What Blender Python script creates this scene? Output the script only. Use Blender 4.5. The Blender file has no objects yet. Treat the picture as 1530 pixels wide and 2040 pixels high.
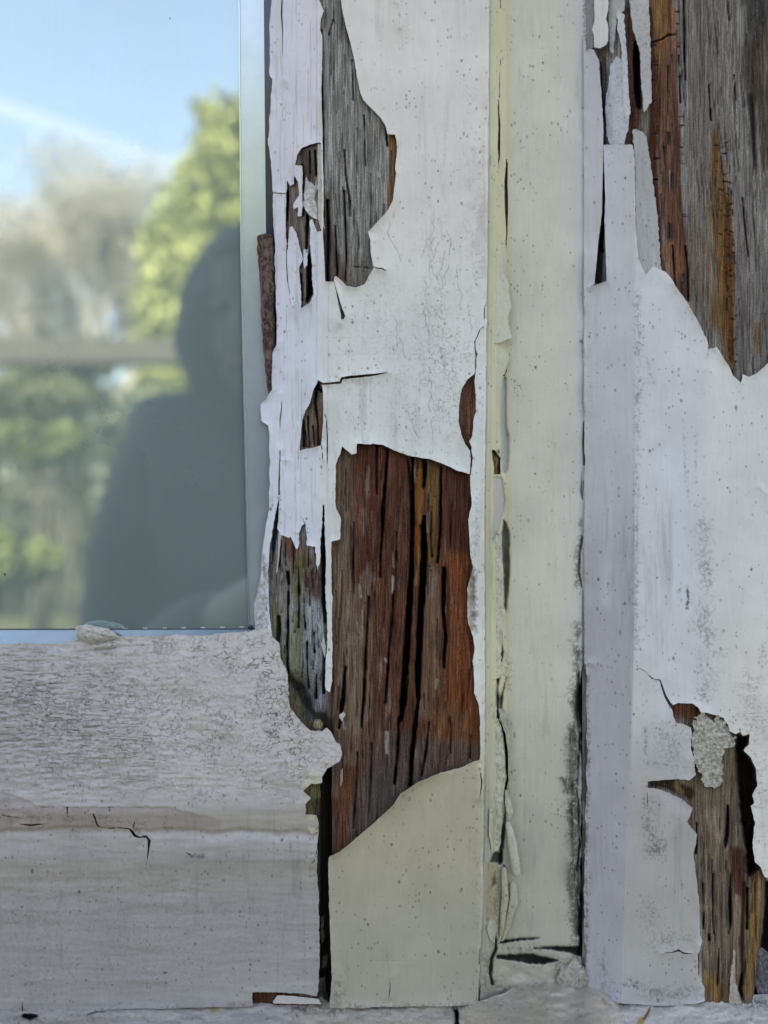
import bpy, math, random
import numpy as np
from mathutils import Vector, Matrix
R = math.radians
sc = bpy.context.scene
COL = sc.collection
random.seed(7)

# ------------------------------------------------------------------ camera
S = 0.00015            # metres per photo pixel on the window's front plane
FPX = 1473.0           # focal length in photo pixels
D = FPX * S            # 0.221 m from lens to wood
ZC = 1.40
cam = bpy.data.cameras.new('camera'); camo = bpy.data.objects.new('camera', cam)
COL.objects.link(camo); sc.camera = camo
cam.sensor_fit = 'VERTICAL'; cam.sensor_height = 7.0; cam.lens = 7.0 * FPX / 2040.0
cam.clip_start = 0.01; cam.clip_end = 600
camo.location = (0, -D, ZC); camo.rotation_euler = (R(90), 0, 0)
cam.dof.use_dof = True; cam.dof.focus_distance = D; cam.dof.aperture_fstop = 1.0
# ------------------------------------------------------------------ world and sun
w = bpy.data.worlds.new('World'); sc.world = w; w.use_nodes = True
nt = w.node_tree; nt.nodes.clear()
SUN_EL, SUN_AZ = 42.0, -22.0           # the sun stands behind the house
sky = nt.nodes.new('ShaderNodeTexSky'); sky.sky_type = 'NISHITA'; sky.sun_disc = False
sky.sun_elevation = R(SUN_EL); sky.sun_rotation = R(SUN_AZ)
sky.air_density = 1.0; sky.dust_density = 2.0; sky.ozone_density = 1.0
bg = nt.nodes.new('ShaderNodeBackground'); bg.inputs[1].default_value = 0.15
out = nt.nodes.new('ShaderNodeOutputWorld')
nt.links.new(sky.outputs[0], bg.inputs[0]); nt.links.new(bg.outputs[0], out.inputs[0])
sl = bpy.data.lights.new('sun', 'SUN'); sl.energy = 3.5; sl.angle = R(0.53); sl.color = (1, .95, .87)
slo = bpy.data.objects.new('sun', sl); COL.objects.link(slo)
sd = Vector((math.sin(R(SUN_AZ)) * math.cos(R(SUN_EL)), math.cos(R(SUN_AZ)) * math.cos(R(SUN_EL)), math.sin(R(SUN_EL))))
slo.rotation_euler = sd.to_track_quat('Z', 'Y').to_euler(); slo.location = (2, 10, 12)
sc.view_settings.view_transform = 'Standard'; sc.view_settings.look = 'None'
sc.view_settings.exposure = 2.36; sc.view_settings.gamma = 1.0
sc.view_settings.use_white_balance = True; sc.view_settings.white_balance_temperature = 9900; sc.view_settings.white_balance_tint = 20
sc.render.engine = 'CYCLES'; sc.cycles.max_bounces = 6; sc.cycles.diffuse_bounces = 3; sc.cycles.caustics_reflective = False; sc.cycles.caustics_refractive = False

# ------------------------------------------------------------------ helpers: things
def tag(o, label=None, cat=None, group=None, kind=None):
    if label: o['label'] = label
    if cat: o['category'] = cat
    if group: o['group'] = group
    if kind: o['kind'] = kind
    return o
def thing(name, loc, label, cat, group=None):
    o = bpy.data.objects.new(name, None); COL.objects.link(o); o.location = loc
    o.empty_display_size = .05
    return tag(o, label, cat, group)
def adopt(o, parent):
    if parent is not None:
        o.parent = parent
        L = parent.location.copy(); p = parent.parent
        while p is not None: L = L + p.location; p = p.parent
        if parent.type == 'EMPTY': o.matrix_parent_inverse = Matrix.Translation(-parent.location)
    return o
def link(name, me, mat, parent=None, smooth=False):
    o = bpy.data.objects.new(name, me); COL.objects.link(o)
    if mat: me.materials.append(mat)
    if smooth: me.polygons.foreach_set('use_smooth', [True] * len(me.polygons))
    return adopt(o, parent)

# ------------------------------------------------------------------ helpers: materials
def newmat(name):
    m = bpy.data.materials.new(name); m.use_nodes = True
    n = m.node_tree; b = n.nodes['Principled BSDF']
    return m, n, b
def N(n, t, **kw):
    x = n.nodes.new('ShaderNode' + t)
    for k, v in kw.items(): setattr(x, k, v)
    return x
def val(n, s, v):
    if hasattr(v, 'is_output'): n.links.new(v, s)
    else: s.default_value = v
def math_(n, op, a, b=None, c=None, clamp=False):
    x = N(n, 'Math', operation=op, use_clamp=clamp); val(n, x.inputs[0], a)
    if b is not None: val(n, x.inputs[1], b)
    if c is not None: val(n, x.inputs[2], c)
    return x.outputs[0]
def mixc(n, f, a, b, mode='MIX'):
    x = N(n, 'Mix', data_type='RGBA', blend_type=mode)
    val(n, x.inputs[0], f); val(n, x.inputs[6], a); val(n, x.inputs[7], b)
    return x.outputs[2]
def ramp(n, v, a, b, c=0.0, d=1.0):
    x = N(n, 'MapRange', interpolation_type='SMOOTHSTEP'); val(n, x.inputs[0], v)
    x.inputs[1].default_value = a; x.inputs[2].default_value = b
    x.inputs[3].default_value = c; x.inputs[4].default_value = d
    return x.outputs[0]
def coords(n, sx, sy, sz):
    tc = N(n, 'TexCoord'); mp = N(n, 'Mapping'); n.links.new(tc.outputs['Object'], mp.inputs[0])
    mp.inputs['Scale'].default_value = (sx, sy, sz)
    return mp.outputs[0]
def noise(n, co, scale, detail=4, rough=.55, dist=0.0):
    x = N(n, 'TexNoise'); n.links.new(co, x.inputs['Vector']); x.inputs['Scale'].default_value = scale
    x.inputs['Detail'].default_value = detail; x.inputs['Roughness'].default_value = rough
    x.inputs['Distortion'].default_value = dist
    return x.outputs['Fac']
def voro(n, co, scale, feature='F1'):
    x = N(n, 'TexVoronoi', feature=feature); n.links.new(co, x.inputs['Vector']); x.inputs['Scale'].default_value = scale
    return x
def attr(n, name):
    return N(n, 'Attribute', attribute_name=name)

def make_paint():
    m, n, b = newmat('aged_oil_paint')
    c = attr(n, 'col').outputs['Color']; k = attr(n, 'msk')
    sep = N(n, 'SeparateColor'); n.links.new(k.outputs['Color'], sep.inputs[0])
    crk, dirt, grain = sep.outputs[0], sep.outputs[1], sep.outputs[2]
    o = coords(n, 1, 1, 1)
    # crazing: irregular cells bent by noise, only where the mask asks for it
    nz = N(n, 'TexNoise'); n.links.new(o, nz.inputs['Vector']); nz.inputs['Scale'].default_value = 420; nz.inputs['Detail'].default_value = 3
    va = N(n, 'VectorMath', operation='MULTIPLY_ADD'); n.links.new(nz.outputs['Color'], va.inputs[0])
    va.inputs[1].default_value = (.0022, .0022, .0022); n.links.new(o, va.inputs[2])
    v1 = voro(n, va.outputs[0], 620, 'DISTANCE_TO_EDGE'); v1.inputs['Randomness'].default_value = 1
    v2 = voro(n, va.outputs[0], 300, 'DISTANCE_TO_EDGE')
    pat = noise(n, o, 260, 3, .6)
    l1 = math_(n, 'MULTIPLY', ramp(n, v1.outputs['Distance'], .0, .075, 1, 0), math_(n, 'MULTIPLY', ramp(n, pat, .42, .52), ramp(n, noise(n, o, 900, 2), .40, .52)))
    pat2 = noise(n, coords(n, 1.3, 1, 1.1), 150, 4, .6)
    l2 = math_(n, 'MULTIPLY', ramp(n, v2.outputs['Distance'], .0, .035, 1, 0), math_(n, 'MULTIPLY', ramp(n, pat2, .46, .56), ramp(n, noise(n, o, 520, 2), .42, .55)))
    lines = math_(n, 'MULTIPLY', math_(n, 'MAXIMUM', l1, l2), crk, clamp=True)
    # grain lines telegraphing through the film (horizontal ones on the rail)
    gh = noise(n, coords(n, .16, 1, 1.6), 1500, 3, .6, .6)
    gl = math_(n, 'MULTIPLY', ramp(n, gh, .56, .64), grain, clamp=True)
    # pin holes
    def pins(scale, r, seed):
        mp = coords(n, 1, 1, .72); ad = N(n, 'VectorMath', operation='ADD'); n.links.new(mp, ad.inputs[0]); ad.inputs[1].default_value = (seed, seed * .3, seed)
        v = voro(n, ad.outputs[0], scale)
        s2 = N(n, 'SeparateColor'); n.links.new(v.outputs['Color'], s2.inputs[0])
        rr = math_(n, 'MULTIPLY', math_(n, 'POWER', s2.outputs[0], 6.0), r)
        return ramp(n, math_(n, 'SUBTRACT', v.outputs['Distance'], rr), -.05, .035, 1, 0)
    p1 = pins(430, .22, 3.1); p2 = pins(1050, .44, 1.7)
    pm = ramp(n, noise(n, o, 90, 3), .36, .58)
    pits = math_(n, 'MULTIPLY', math_(n, 'MAXIMUM', p1, math_(n, 'MULTIPLY', p2, .6)), math_(n, 'ADD', math_(n, 'MULTIPLY', pm, .75), .1), clamp=True)
    # blotches and rubbed-in dirt
    bl = noise(n, o, 55, 5, .6); bl2 = noise(n, coords(n, 1, 1, .12), 900, 4, .6)
    f = math_(n, 'MULTIPLY_ADD', ramp(n, bl, .3, .7), .13, .93)
    f = math_(n, 'MULTIPLY', f, math_(n, 'MULTIPLY_ADD', bl2, .16, .92))
    st = ramp(n, noise(n, coords(n, 1, 1, .09), 260, 5, .7, .4), .52, .74); st = math_(n, 'MULTIPLY', st, ramp(n, noise(n, o, 22, 3), .42, .6))
    f = math_(n, 'MULTIPLY', f, math_(n, 'MULTIPLY_ADD', st, -.26, 1.0))
    c1 = mixc(n, 1.0, c, f, 'MULTIPLY')
    sp = noise(n, o, 900, 5, .75)
    dd = math_(n, 'MULTIPLY', dirt, ramp(n, math_(n, 'ADD', sp, math_(n, 'MULTIPLY', dirt, .22)), .52, .66), clamp=True)
    c2 = mixc(n, dd, c1, (.045, .042, .036, 1))
    c3 = mixc(n, math_(n, 'MULTIPLY', lines, .9), c2, (.10, .095, .085, 1))
    c3 = mixc(n, math_(n, 'MULTIPLY', gl, .75), c3, (.16, .15, .14, 1))
    c4 = mixc(n, math_(n, 'MULTIPLY', pits, .8), c3, (.07, .06, .05, 1))
    n.links.new(c4, b.inputs['Base Color'])
    b.inputs['Roughness'].default_value = .5; b.inputs['Specular IOR Level'].default_value = .35
    # relief
    fine = noise(n, o, 1700, 3, .6); mid = noise(n, o, 330, 4, .6)
    br = noise(n, coords(n, 1, 1, .06), 1100, 3, .5)
    h = math_(n, 'MULTIPLY', fine, .10)
    h = math_(n, 'MULTIPLY_ADD', mid, .35, h)
    h = math_(n, 'MULTIPLY_ADD', br, .12, h)
    h = math_(n, 'MULTIPLY_ADD', lines, -.55, h)
    h = math_(n, 'MULTIPLY_ADD', gl, -.35, h)
    h = math_(n, 'MULTIPLY_ADD', pits, -.5, h)
    bp = N(n, 'Bump'); bp.inputs['Distance'].default_value = .00042; bp.inputs['Strength'].default_value = 1.0
    n.links.new(h, bp.inputs['Height']); n.links.new(bp.outputs[0], b.inputs['Normal'])
    return m
def make_wood():
    m, n, b = newmat('weathered_bare_wood')
    c = attr(n, 'col').outputs['Color']
    o = coords(n, 1, 1, 1)
    g1 = noise(n, coords(n, 1, 1, .035), 3200, 4, .65, .3)
    g2 = noise(n, coords(n, 1, 1, .05), 900, 4, .6, .5)
    sp = noise(n, coords(n, 1, 1, .45), 2600, 3, .7)
    f = math_(n, 'MULTIPLY', ramp(n, g1, .34, .68, .50, 1.38), ramp(n, g2, .3, .7, .72, 1.22))
    c1 = mixc(n, 1.0, c, f, 'MULTIPLY')
    # pale weathered fibres
    fl = math_(n, 'MULTIPLY', ramp(n, sp, .56, .70), ramp(n, noise(n, o, 150, 3), .42, .62))
    c2 = mixc(n, math_(n, 'MULTIPLY', fl, .5), c1, mixc(n, 1.0, c1, (1.9, 1.8, 1.75, 1), 'MULTIPLY'))
    # loose pale fibre dust and dark pores, finer than the grain
    gnu = noise(n, coords(n, 1, 1, .55), 4300, 2, .8); zone = noise(n, coords(n, 1, 1, .3), 190, 4, .65)
    ft = math_(n, 'MULTIPLY', ramp(n, gnu, .56, .66), ramp(n, zone, .44, .64))
    c2 = mixc(n, math_(n, 'MULTIPLY', ft, .55), c2, mixc(n, .45, mixc(n, 1.0, c1, (2.4, 2.3, 2.2, 1), 'MULTIPLY'), (.30, .23, .20, 1)))
    c2 = mixc(n, 1.0, c2, ramp(n, gnu, .30, .55, .62, 1.12), 'MULTIPLY')
    n.links.new(c2, b.inputs['Base Color'])
    b.inputs['Roughness'].default_value = .95; b.inputs['Specular IOR Level'].default_value = .06
    h = math_(n, 'MULTIPLY', g1, .7)
    h = math_(n, 'MULTIPLY_ADD', g2, .6, h); h = math_(n, 'MULTIPLY_ADD', sp, .3, h)
    bp = N(n, 'Bump'); bp.inputs['Distance'].default_value = .00045; bp.inputs['Strength'].default_value = .9
    n.links.new(h, bp.inputs['Height']); n.links.new(bp.outputs[0], b.inputs['Normal'])
    return m
def simple(name, rgb, rough=.6, nscale=40, var=.25, metal=0., spec=.5, bump=0., stretch=(1, 1, 1)):
    m, n, b = newmat(name)
    co = coords(n, *stretch); x = noise(n, co, nscale, 5, .6)
    f = ramp(n, x, .25, .75, 1 - var, 1 + var)
    c = mixc(n, 1.0, (*rgb, 1), f, 'MULTIPLY'); n.links.new(c, b.inputs['Base Color'])
    b.inputs['Roughness'].default_value = rough; b.inputs['Metallic'].default_value = metal
    b.inputs['Specular IOR Level'].default_value = spec
    if bump:
        bp = N(n, 'Bump'); bp.inputs['Distance'].default_value = bump; n.links.new(x, bp.inputs['Height'])
        n.links.new(bp.outputs[0], b.inputs['Normal'])
    return m
def make_glass():
    m, n, b = newmat('window_glass'); n.nodes.remove(b)
    t = N(n, 'BsdfTransparent'); t.inputs[0].default_value = (.93, .98, .98, 1)
    g = N(n, 'BsdfGlossy'); g.inputs['Roughness'].default_value = .0; g.inputs[0].default_value = (.70, .93, 1, 1)
    dsp = N(n, 'BsdfDiffuse')
    v = voro(n, coords(n, 1, 1, .8), 330)
    s2 = N(n, 'SeparateColor'); n.links.new(v.outputs['Color'], s2.inputs[0])
    rr = math_(n, 'MULTIPLY', math_(n, 'POWER', s2.outputs[0], 22.0), .13)
    spk = ramp(n, math_(n, 'SUBTRACT', v.outputs['Distance'], rr), -.03, .01, 1, 0)
    dsp.inputs[0].default_value = (.06, .05, .04, 1)
    mx = N(n, 'MixShader'); mx.inputs[0].default_value = .80
    n.links.new(t.outputs[0], mx.inputs[1]); n.links.new(g.outputs[0], mx.inputs[2])
    film = N(n, 'BsdfDiffuse'); film.inputs[0].default_value = (.36, .50, .50, 1)  # pale veil over the reflections, put in as a teal diffuse colour
    m1 = N(n, 'MixShader'); n.links.new(ramp(n, noise(n, o_ := coords(n, 1, 1, 1), 25, 5), .2, .8, .36, .41), m1.inputs[0]); n.links.new(mx.outputs[0], m1.inputs[1]); n.links.new(film.outputs[0], m1.inputs[2]); mx = m1
    m2 = N(n, 'MixShader'); n.links.new(spk, m2.inputs[0]); n.links.new(mx.outputs[0], m2.inputs[1]); n.links.new(dsp.outputs[0], m2.inputs[2])
    n.links.new(m2.outputs[0], n.nodes['Material Output'].inputs[0])
    return m
PAINT = make_paint(); WOOD = make_wood(); GLASS = make_glass()

# ------------------------------------------------------------------ helpers: numpy fields
_rng = np.random.default_rng(11)
_T = _rng.random((512, 512))
def vn(x, y, seed=0):
    x = x + seed * 17.37; y = y + seed * 9.71
    xi = np.floor(x).astype(int); yi = np.floor(y).astype(int); fx = x - xi; fy = y - yi
    fx = fx * fx * (3 - 2 * fx); fy = fy * fy * (3 - 2 * fy)
    a = _T[yi & 511, xi & 511]; b = _T[yi & 511, (xi + 1) & 511]
    c = _T[(yi + 1) & 511, xi & 511]; d = _T[(yi + 1) & 511, (xi + 1) & 511]
    return (a * (1 - fx) + b * fx) * (1 - fy) + (c * (1 - fx) + d * fx) * fy
def fbm(X, Y, sx, sy, octv=4, seed=0, rough=.5):
    t = 0; a = 1; s = 0
    for i in range(octv):
        t = t + a * (vn(X / sx * 2 ** i, Y / sy * 2 ** i, seed + i * 3) * 2 - 1); s += a; a *= rough
    return t / s
def seg_d(px, py, x0, y0, x1, y1):
    dx, dy = x1 - x0, y1 - y0; L = dx * dx + dy * dy + 1e-9
    t = np.clip(((px - x0) * dx + (py - y0) * dy) / L, 0, 1)
    return np.hypot(px - x0 - t * dx, py - y0 - t * dy), t
def bbox(xs, ys, pts, pad):
    a = [p[0] for p in pts]; b = [p[1] for p in pts]
    i0, i1 = np.searchsorted(xs, min(a) - pad), np.searchsorted(xs, max(a) + pad)
    j0, j1 = np.searchsorted(ys, min(b) - pad), np.searchsorted(ys, max(b) + pad)
    return slice(j0, j1), slice(i0, i1)
class G:
    """a grid in photo-pixel units on the window, dense inside the picture and coarser beyond it"""
    def __init__(s, x0, x1, y0, y1, st=2.0):
        def ax(a, b, lo, hi):
            mid = np.arange(max(a, lo), min(b, hi) + st * .5, st)
            left = []; v = mid[0]; k = st
            while v > a: k *= 1.25; v = max(v - k, a); left.append(v)
            right = []; v = mid[-1]; k = st
            while v < b: k *= 1.25; v = min(v + k, b); right.append(v)
            return np.array(left[::-1] + list(mid) + right)
        s.xs = ax(x0, x1, -24, 1554); s.ys = ax(y0, y1, -24, 2064)
        s.X, s.Y = np.meshgrid(s.xs, s.ys)
        s.H = np.zeros_like(s.X); s.F = np.full_like(s.X, 40.0)
        s.C = np.ones(s.X.shape + (3,)); s.M = np.zeros(s.X.shape + (3,))
    def sd(s, pts, pad=40):
        """signed distance to polygon, + outside; returns slices and field"""
        sl_ = bbox(s.xs, s.ys, pts, pad); x, y = s.X[sl_], s.Y[sl_]
        d = np.full(x.shape, 1e9); ins = np.zeros(x.shape, bool)
        n = len(pts)
        for i in range(n):
            x0, y0 = pts[i][:2]; x1, y1 = pts[(i + 1) % n][:2]
            dd, _ = seg_d(x, y, x0, y0, x1, y1); d = np.minimum(d, dd)
            c = ((y0 > y) != (y1 > y)) & (x < (x1 - x0) * (y - y0) / (y1 - y0 + 1e-12) + x0)
            ins ^= c
        return sl_, np.where(ins, -d, d)
    def hole(s, pts, rag=1.0, rs=9, seed=1):
        sl_, d = s.sd(pts)
        if d.size == 0: return
        x, y = s.X[sl_], s.Y[sl_]
        d = d + rag * (fbm(x, y, rs, rs, 3, seed) * 1.6)
        s.F[sl_] = np.minimum(s.F[sl_], d)
    def keep(s, pts, rag=.8, rs=8, seed=2):
        sl_, d = s.sd(pts, 60)
        f = np.full_like(s.F, -9.0); x, y = s.X[sl_], s.Y[sl_]
        f[sl_] = -d + rag * fbm(x, y, rs, rs, 3, seed) * 1.6
        s.F = np.minimum(s.F, f)
    def _line(s, pts, pad):
        pad = pad + max(p[2] for p in pts)
        sl_ = bbox(s.xs, s.ys, pts, pad); x, y = s.X[sl_], s.Y[sl_]
        best = np.full(x.shape, 1e9); dist = np.full(x.shape, 1e9)
        for i in range(len(pts) - 1):
            x0, y0, w0 = pts[i]; x1, y1, w1 = pts[i + 1]
            d, t = seg_d(x, y, x0, y0, x1, y1); e = d - (w0 + (w1 - w0) * t)
            best = np.minimum(best, e); dist = np.minimum(dist, d)
        return sl_, best, dist
    def crack(s, pts, wob=1.0, seed=5, grow=0.0):
        sl_, e, d = s._line(pts, 30)
        if e.size == 0: return
        x, y = s.X[sl_], s.Y[sl_]
        s.F[sl_] = np.minimum(s.F[sl_], e - grow + wob * fbm(x, y, 7, 7, 2, seed) * .8)
    def groove(s, pts, depth, soft=1.5, wob=1.0, seed=8, dark=None):
        """cut a crack into the relief (mm)"""
        sl_, e, d = s._line(pts, 24)
        if e.size == 0: return
        x, y = s.X[sl_], s.Y[sl_]; e = e + wob * fbm(x, y, 6, 22, 2, seed)
        a = np.clip(.5 - e / (2 * soft), 0, 1)
        s.H[sl_] -= depth * a
        if dark is not None: s.C[sl_] = s.C[sl_] * (1 - a[..., None]) + np.array(dark) * a[..., None]
    def streak(s, pts, rgb, alpha=1.0, soft=6, wob=5, seed=3, sx=9, sy=90):
        sl_, e, d = s._line(pts, 60 + soft)
        if e.size == 0: return
        x, y = s.X[sl_], s.Y[sl_]; e = e + wob * fbm(x, y, sx, sy, 4, seed)
        a = np.clip(.5 - e / (2 * soft), 0, 1); a = (a * a * (3 - 2 * a) * alpha)[..., None]
        s.C[sl_] = s.C[sl_] * (1 - a) + np.array(rgb) * a
    def mask(s, ch, pts, v, soft=20, wob=12, seed=4, sc_=40):
        sl_, e, d = s._line(pts, 80 + soft)
        if e.size == 0: return
        x, y = s.X[sl_], s.Y[sl_]; e = e + wob * fbm(x, y, sc_, sc_, 4, seed)
        a = np.clip(.5 - e / (2 * soft), 0, 1) * v
        s.M[sl_ + (ch,)] = np.maximum(s.M[sl_ + (ch,)], a)
    def lift(s, amp, sig, seed=6, sc_=60, lo=.2):
        k = np.clip(.5 + fbm(s.X, s.Y, sc_, sc_, 3, seed), lo, 1)
        s.H += amp * k * np.exp(-np.maximum(s.F, 0) / sig)
    def build(s, name, mat, parent, thick=.35, edge=(.55, .53, .47), smooth=True):
        F, X, Y = s.F, s.X, s.Y; ny, nx = F.shape
        ins = F > 0
        vid = -np.ones(F.shape, int); vid[ins] = np.arange(ins.sum()); nv = int(ins.sum())
        P = [np.stack([X[ins], Y[ins], s.H[ins]], 1)]; CC = [s.C[ins]]; MM = [s.M[ins]]
        def cross(A, B, ia, ib):
            nonlocal nv
            m = ins[A] != ins[B]
            f0 = F[A][m]; f1 = F[B][m]; t = (f0 / (f0 - f1 + 1e-12))[:, None]
            t = np.clip(t, .02, .98)
            p0 = np.stack([X[A][m], Y[A][m], s.H[A][m]], 1); p1 = np.stack([X[B][m], Y[B][m], s.H[B][m]], 1)
            p = p0 + (p1 - p0) * t; inside_h = np.where(ins[A][m], s.H[A][m], s.H[B][m]); p[:, 2] = inside_h
            P.append(p); CC.append(s.C[A][m] + (s.C[B][m] - s.C[A][m]) * t); MM.append(s.M[A][m] + (s.M[B][m] - s.M[A][m]) * t)
            idx = -np.ones(m.shape, int); idx[m] = np.arange(m.sum()) + nv; nv += int(m.sum())
            return idx
        hI = cross((slice(None), slice(0, -1)), (slice(None), slice(1, None)), 0, 0)
        vI = cross((slice(0, -1), slice(None)), (slice(1, None), slice(None)), 0, 0)
        a, b, c, d = vid[:-1, :-1], vid[:-1, 1:], vid[1:, 1:], vid[1:, :-1]
        ab, bc, cd, da = hI[:-1], vI[:, 1:], hI[1:], vI[:, :-1]
        corners = [a, d, c, b]; edges = [da, cd, bc, ab]      # walking a-d-c-b
        code = sum((corners[k] >= 0).astype(int) << k for k in range(4))
        loops = []; sizes = []; segs = []
        for cs in range(1, 16):
            m = code == cs
            if not m.any(): continue
            poly = []; seg = []
            for k in range(4):
                k2 = (k + 1) % 4; i0 = cs >> k & 1; i1 = cs >> k2 & 1
                if i0: poly.append(corners[k][m])
                if i0 != i1: poly.append(edges[k][m]); seg.append((i0, edges[k][m]))
            arr = np.stack(poly, 1); loops.append(arr.ravel()); sizes.append(np.full(len(arr), arr.shape[1]))
            # contour: exit crossing -> next enter crossing
            L = len(seg)
            for q in range(L):
                if seg[q][0] == 1: segs.append(np.stack([seg[q][1], seg[(q + 1) % L][1]], 1))
        P = np.concatenate(P); CC = np.concatenate(CC); MM = np.concatenate(MM)
        sm = [np.ones(sum(len(z) for z in sizes), bool)]
        if segs and thick > 0:
            sg = np.concatenate(segs); u, inv = np.unique(sg.ravel(), return_inverse=True); inv = inv.reshape(sg.shape)
            top = P[u].copy(); bot = P[u].copy(); bot[:, 2] -= thick
            base = len(P); P = np.concatenate([P, top, bot])
            e = np.tile(np.array(edge), (len(u) * 2, 1)); CC = np.concatenate([CC, e]); MM = np.concatenate([MM, np.zeros((len(u) * 2, 3))])
            p, q = inv[:, 0] + base, inv[:, 1] + base; n_ = len(u)
            loops.append(np.stack([q, p, p + n_, q + n_], 1).ravel()); sizes.append(np.full(len(sg), 4))
            sm.append(np.zeros(len(sg), bool))
        loops = np.concatenate(loops); sizes = np.concatenate(sizes); sm = np.concatenate(sm)
        k = S * (D - P[:, 2] * .001) / D
        co = np.stack([(P[:, 0] - 765) * k, -P[:, 2] * .001, ZC + (1020 - P[:, 1]) * k], 1)
        me = bpy.data.meshes.new(name)
        me.vertices.add(len(co)); me.vertices.foreach_set('co', co.ravel().astype(np.float32))
        me.loops.add(len(loops)); me.loops.foreach_set('vertex_index', loops.astype(np.int32))
        me.polygons.add(len(sizes)); st = np.concatenate([[0], np.cumsum(sizes)[:-1]])
        me.polygons.foreach_set('loop_start', st.astype(np.int32))
        me.update(calc_edges=True); me.polygons.foreach_set('use_smooth', sm)
        for nm, A in (('col', CC), ('msk', MM)):
            at = me.color_attributes.new(nm, 'FLOAT_COLOR', 'POINT')
            at.data.foreach_set('color', np.concatenate([np.clip(A, 0, 4), np.ones((len(A), 1))], 1).ravel().astype(np.float32))
        me.validate()
        return link(name, me, mat, parent)
def P2(px, py, h=0.0):
    k = S * (D - h * .001) / D
    return Vector(((px - 765) * k, -h * .001, ZC + (1020 - py) * k))
def interp(v, tab):
    t = np.array(tab, float); return np.interp(v, t[:, 0], t[:, 1])
def sm01(v, a, b):
    t = np.clip((v - a) / (b - a), 0, 1); return t * t * (3 - 2 * t)

# ------------------------------------------------------------------ outlines read off the photograph
H1 = [(679,-60),(679,0),(683.5,29),(690,55),(699,89),(706,120),(711,152),(717,183),(723,197),(737,213),(757,233),(767,248),(772,267),(787,268),(790,282),(791,303),(787,337),(789,345),(786,371),(783,399),(772,420),(750,444),(733,462),(738,478),(738,501),(742,522),(744,534),(734,551),(727,566),(708,573),(690,569),(677,556),(669,549),(666,552),(665,561),(648,561),(645,491),(643,459),(645,392),(643,288),(640,183),(642,118),(642,71),(638,60),(639,39),(645,22),(640,10),(636,0),(636,-60)]
H2 = [(632,284),(617,288),(600,295),(593,308),(588,327),(585,366),(578,371),(572,361),(571,380),(569,438),(571,496),(573,500),(575,470),(577,452),(582,450),(591,465),(595,485),(604,517),(597,530),(596,543),(600,582),(600,614),(617,603),(625,587),(622,564),(622,530),(620,513),(617,470),(620,455),(630,462),(640,460),(641,392),(640,340),(639,284)]
H3 = [(634,759),(625,775),(617,804),(609,817),(602,838),(599,869),(597,898),(606,895),(627,891),(640,887),(644,840),(643,770)]
H4 = [(682,889),(700,906),(711,903),(711,884),(740,885),(741,883),(763,886),(787,898),(818,909),(857,915),(886,926),(910,937),(937,945),(938,981),(940,1002),(933,1034),(936,1086),(937,1105),(942,1134),(931,1171),(932,1239),(942,1267),(946,1291),(942,1317),(945,1354),(945,1380),(954,1406),(956,1433),(957,1485),(956,1514),(941,1518),(925,1527),(876,1540),(847,1552),(831,1559),(797,1582),(784,1603),(745,1640),(711,1668),(677,1697),(656,1706),(650,1705),(640,1700),(640,1380),(657,1380),(661,1359),(662,1327),(661,1220),(662,1186),(660,1178),(660,1108),(660,1079),(678,1074),(679,1031),(669,1013),(668,981),(669,926),(678,903)]
H5 = [(557,947),(554,1002),(545,1044),(538,1087),(534,1139),(534,1197),(538,1239),(542,1265),(545,1300),(560,1540),(672,1540),(662,1440),(657,1380),(649,1375),(648,1369),(649,1328),(652,1275),(652,1228),(648,1186),(649,1118),(647,1040),(645,1000),(644,989),(643,1020),(640,1060),(637,1120),(632,1138),(630,1115),(627,1089),(612,1086),(609,1044),(601,1047),(595,1062),(596,1083),(591,1094),(578,1066),(576,1071),(559,1066),(553,1052),(555,1008),(558,971)]
H6 = [(947,743),(931,757),(919,776),(915,806),(914,840),(919,866),(928,887),(938,900),(940,891),(935,879),(941,869),(944,832),(948,822),(948,788),(945,759)]
EDGE_L = [(-4000,541),(0,541),(31,540),(60,536.6),(152,537),(157,541.6),(222,540),(240,536),(282,534.5),(314,538),(340,541),(387,543),(464,546),(569,549),(687,551.5),(702,543.7),(760,542),(777,541),(793,530.6),(804,520.7),(824,519),(838,521.4),(848,534.5),(877,537),(963,538.4),(981,534.5),(1015,536),(1060,528),(1092,524),(1150,519),(1179,512),(1202,507),(1254,508),(2100,508)]
ARRIS = [(-4000,975),(0,975),(400,972),(800,968),(1000,965),(1400,966),(1600,964),(1800,962),(2000,952),(2100,950)]
RAIL_T = [(-4000,1283),(0,1283),(39,1282),(107,1283),(131,1281),(149,1276),(160,1268),(200,1262),(246,1268),(314,1267),(353,1264),(400,1267),(439,1262),(465,1259),(494,1259),(507,1254),(523,1251),(541,1254),(544,1270),(700,1275)]
RAIL_B = [(-4000,2016),(172,2016),(235,2011),(400,2007),(502,2005),(700,2003)]
RAIL_OUT = [(541,1240),(542,1268),(557,1280),(560,1312),(572,1338),(575,1372),(576,1407),(593,1430),(617,1454),(627,1457),(643,1457),(651,1449),(660,1459),(669,1478),(678,1483),(682,1504),(677,1517),(651,1532),(643,1546),(642,1561),(622,1561),(606,1573),(604,1577),(619,1590),(609,1603),(609,1622),(632,1624),(635,1661),(632,1695),(631,1737),(635,1786),(636,1849),(637,1901),(635,1954),(632,1985),(606,1980),(551,1977),(503,1977),(503,2060),(-4000,2060),(-4000,1240)]

def stile_base(X, Y):
    ar = interp(Y, ARRIS)
    h = np.where(X < 646, -(646 - X) / 110 * 7.0, 0.0)
    h = h - np.clip(646 - X, 0, 6) * .03
    h = h - sm01(X, ar - 5, ar + 6) * 2.0
    return h

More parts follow.
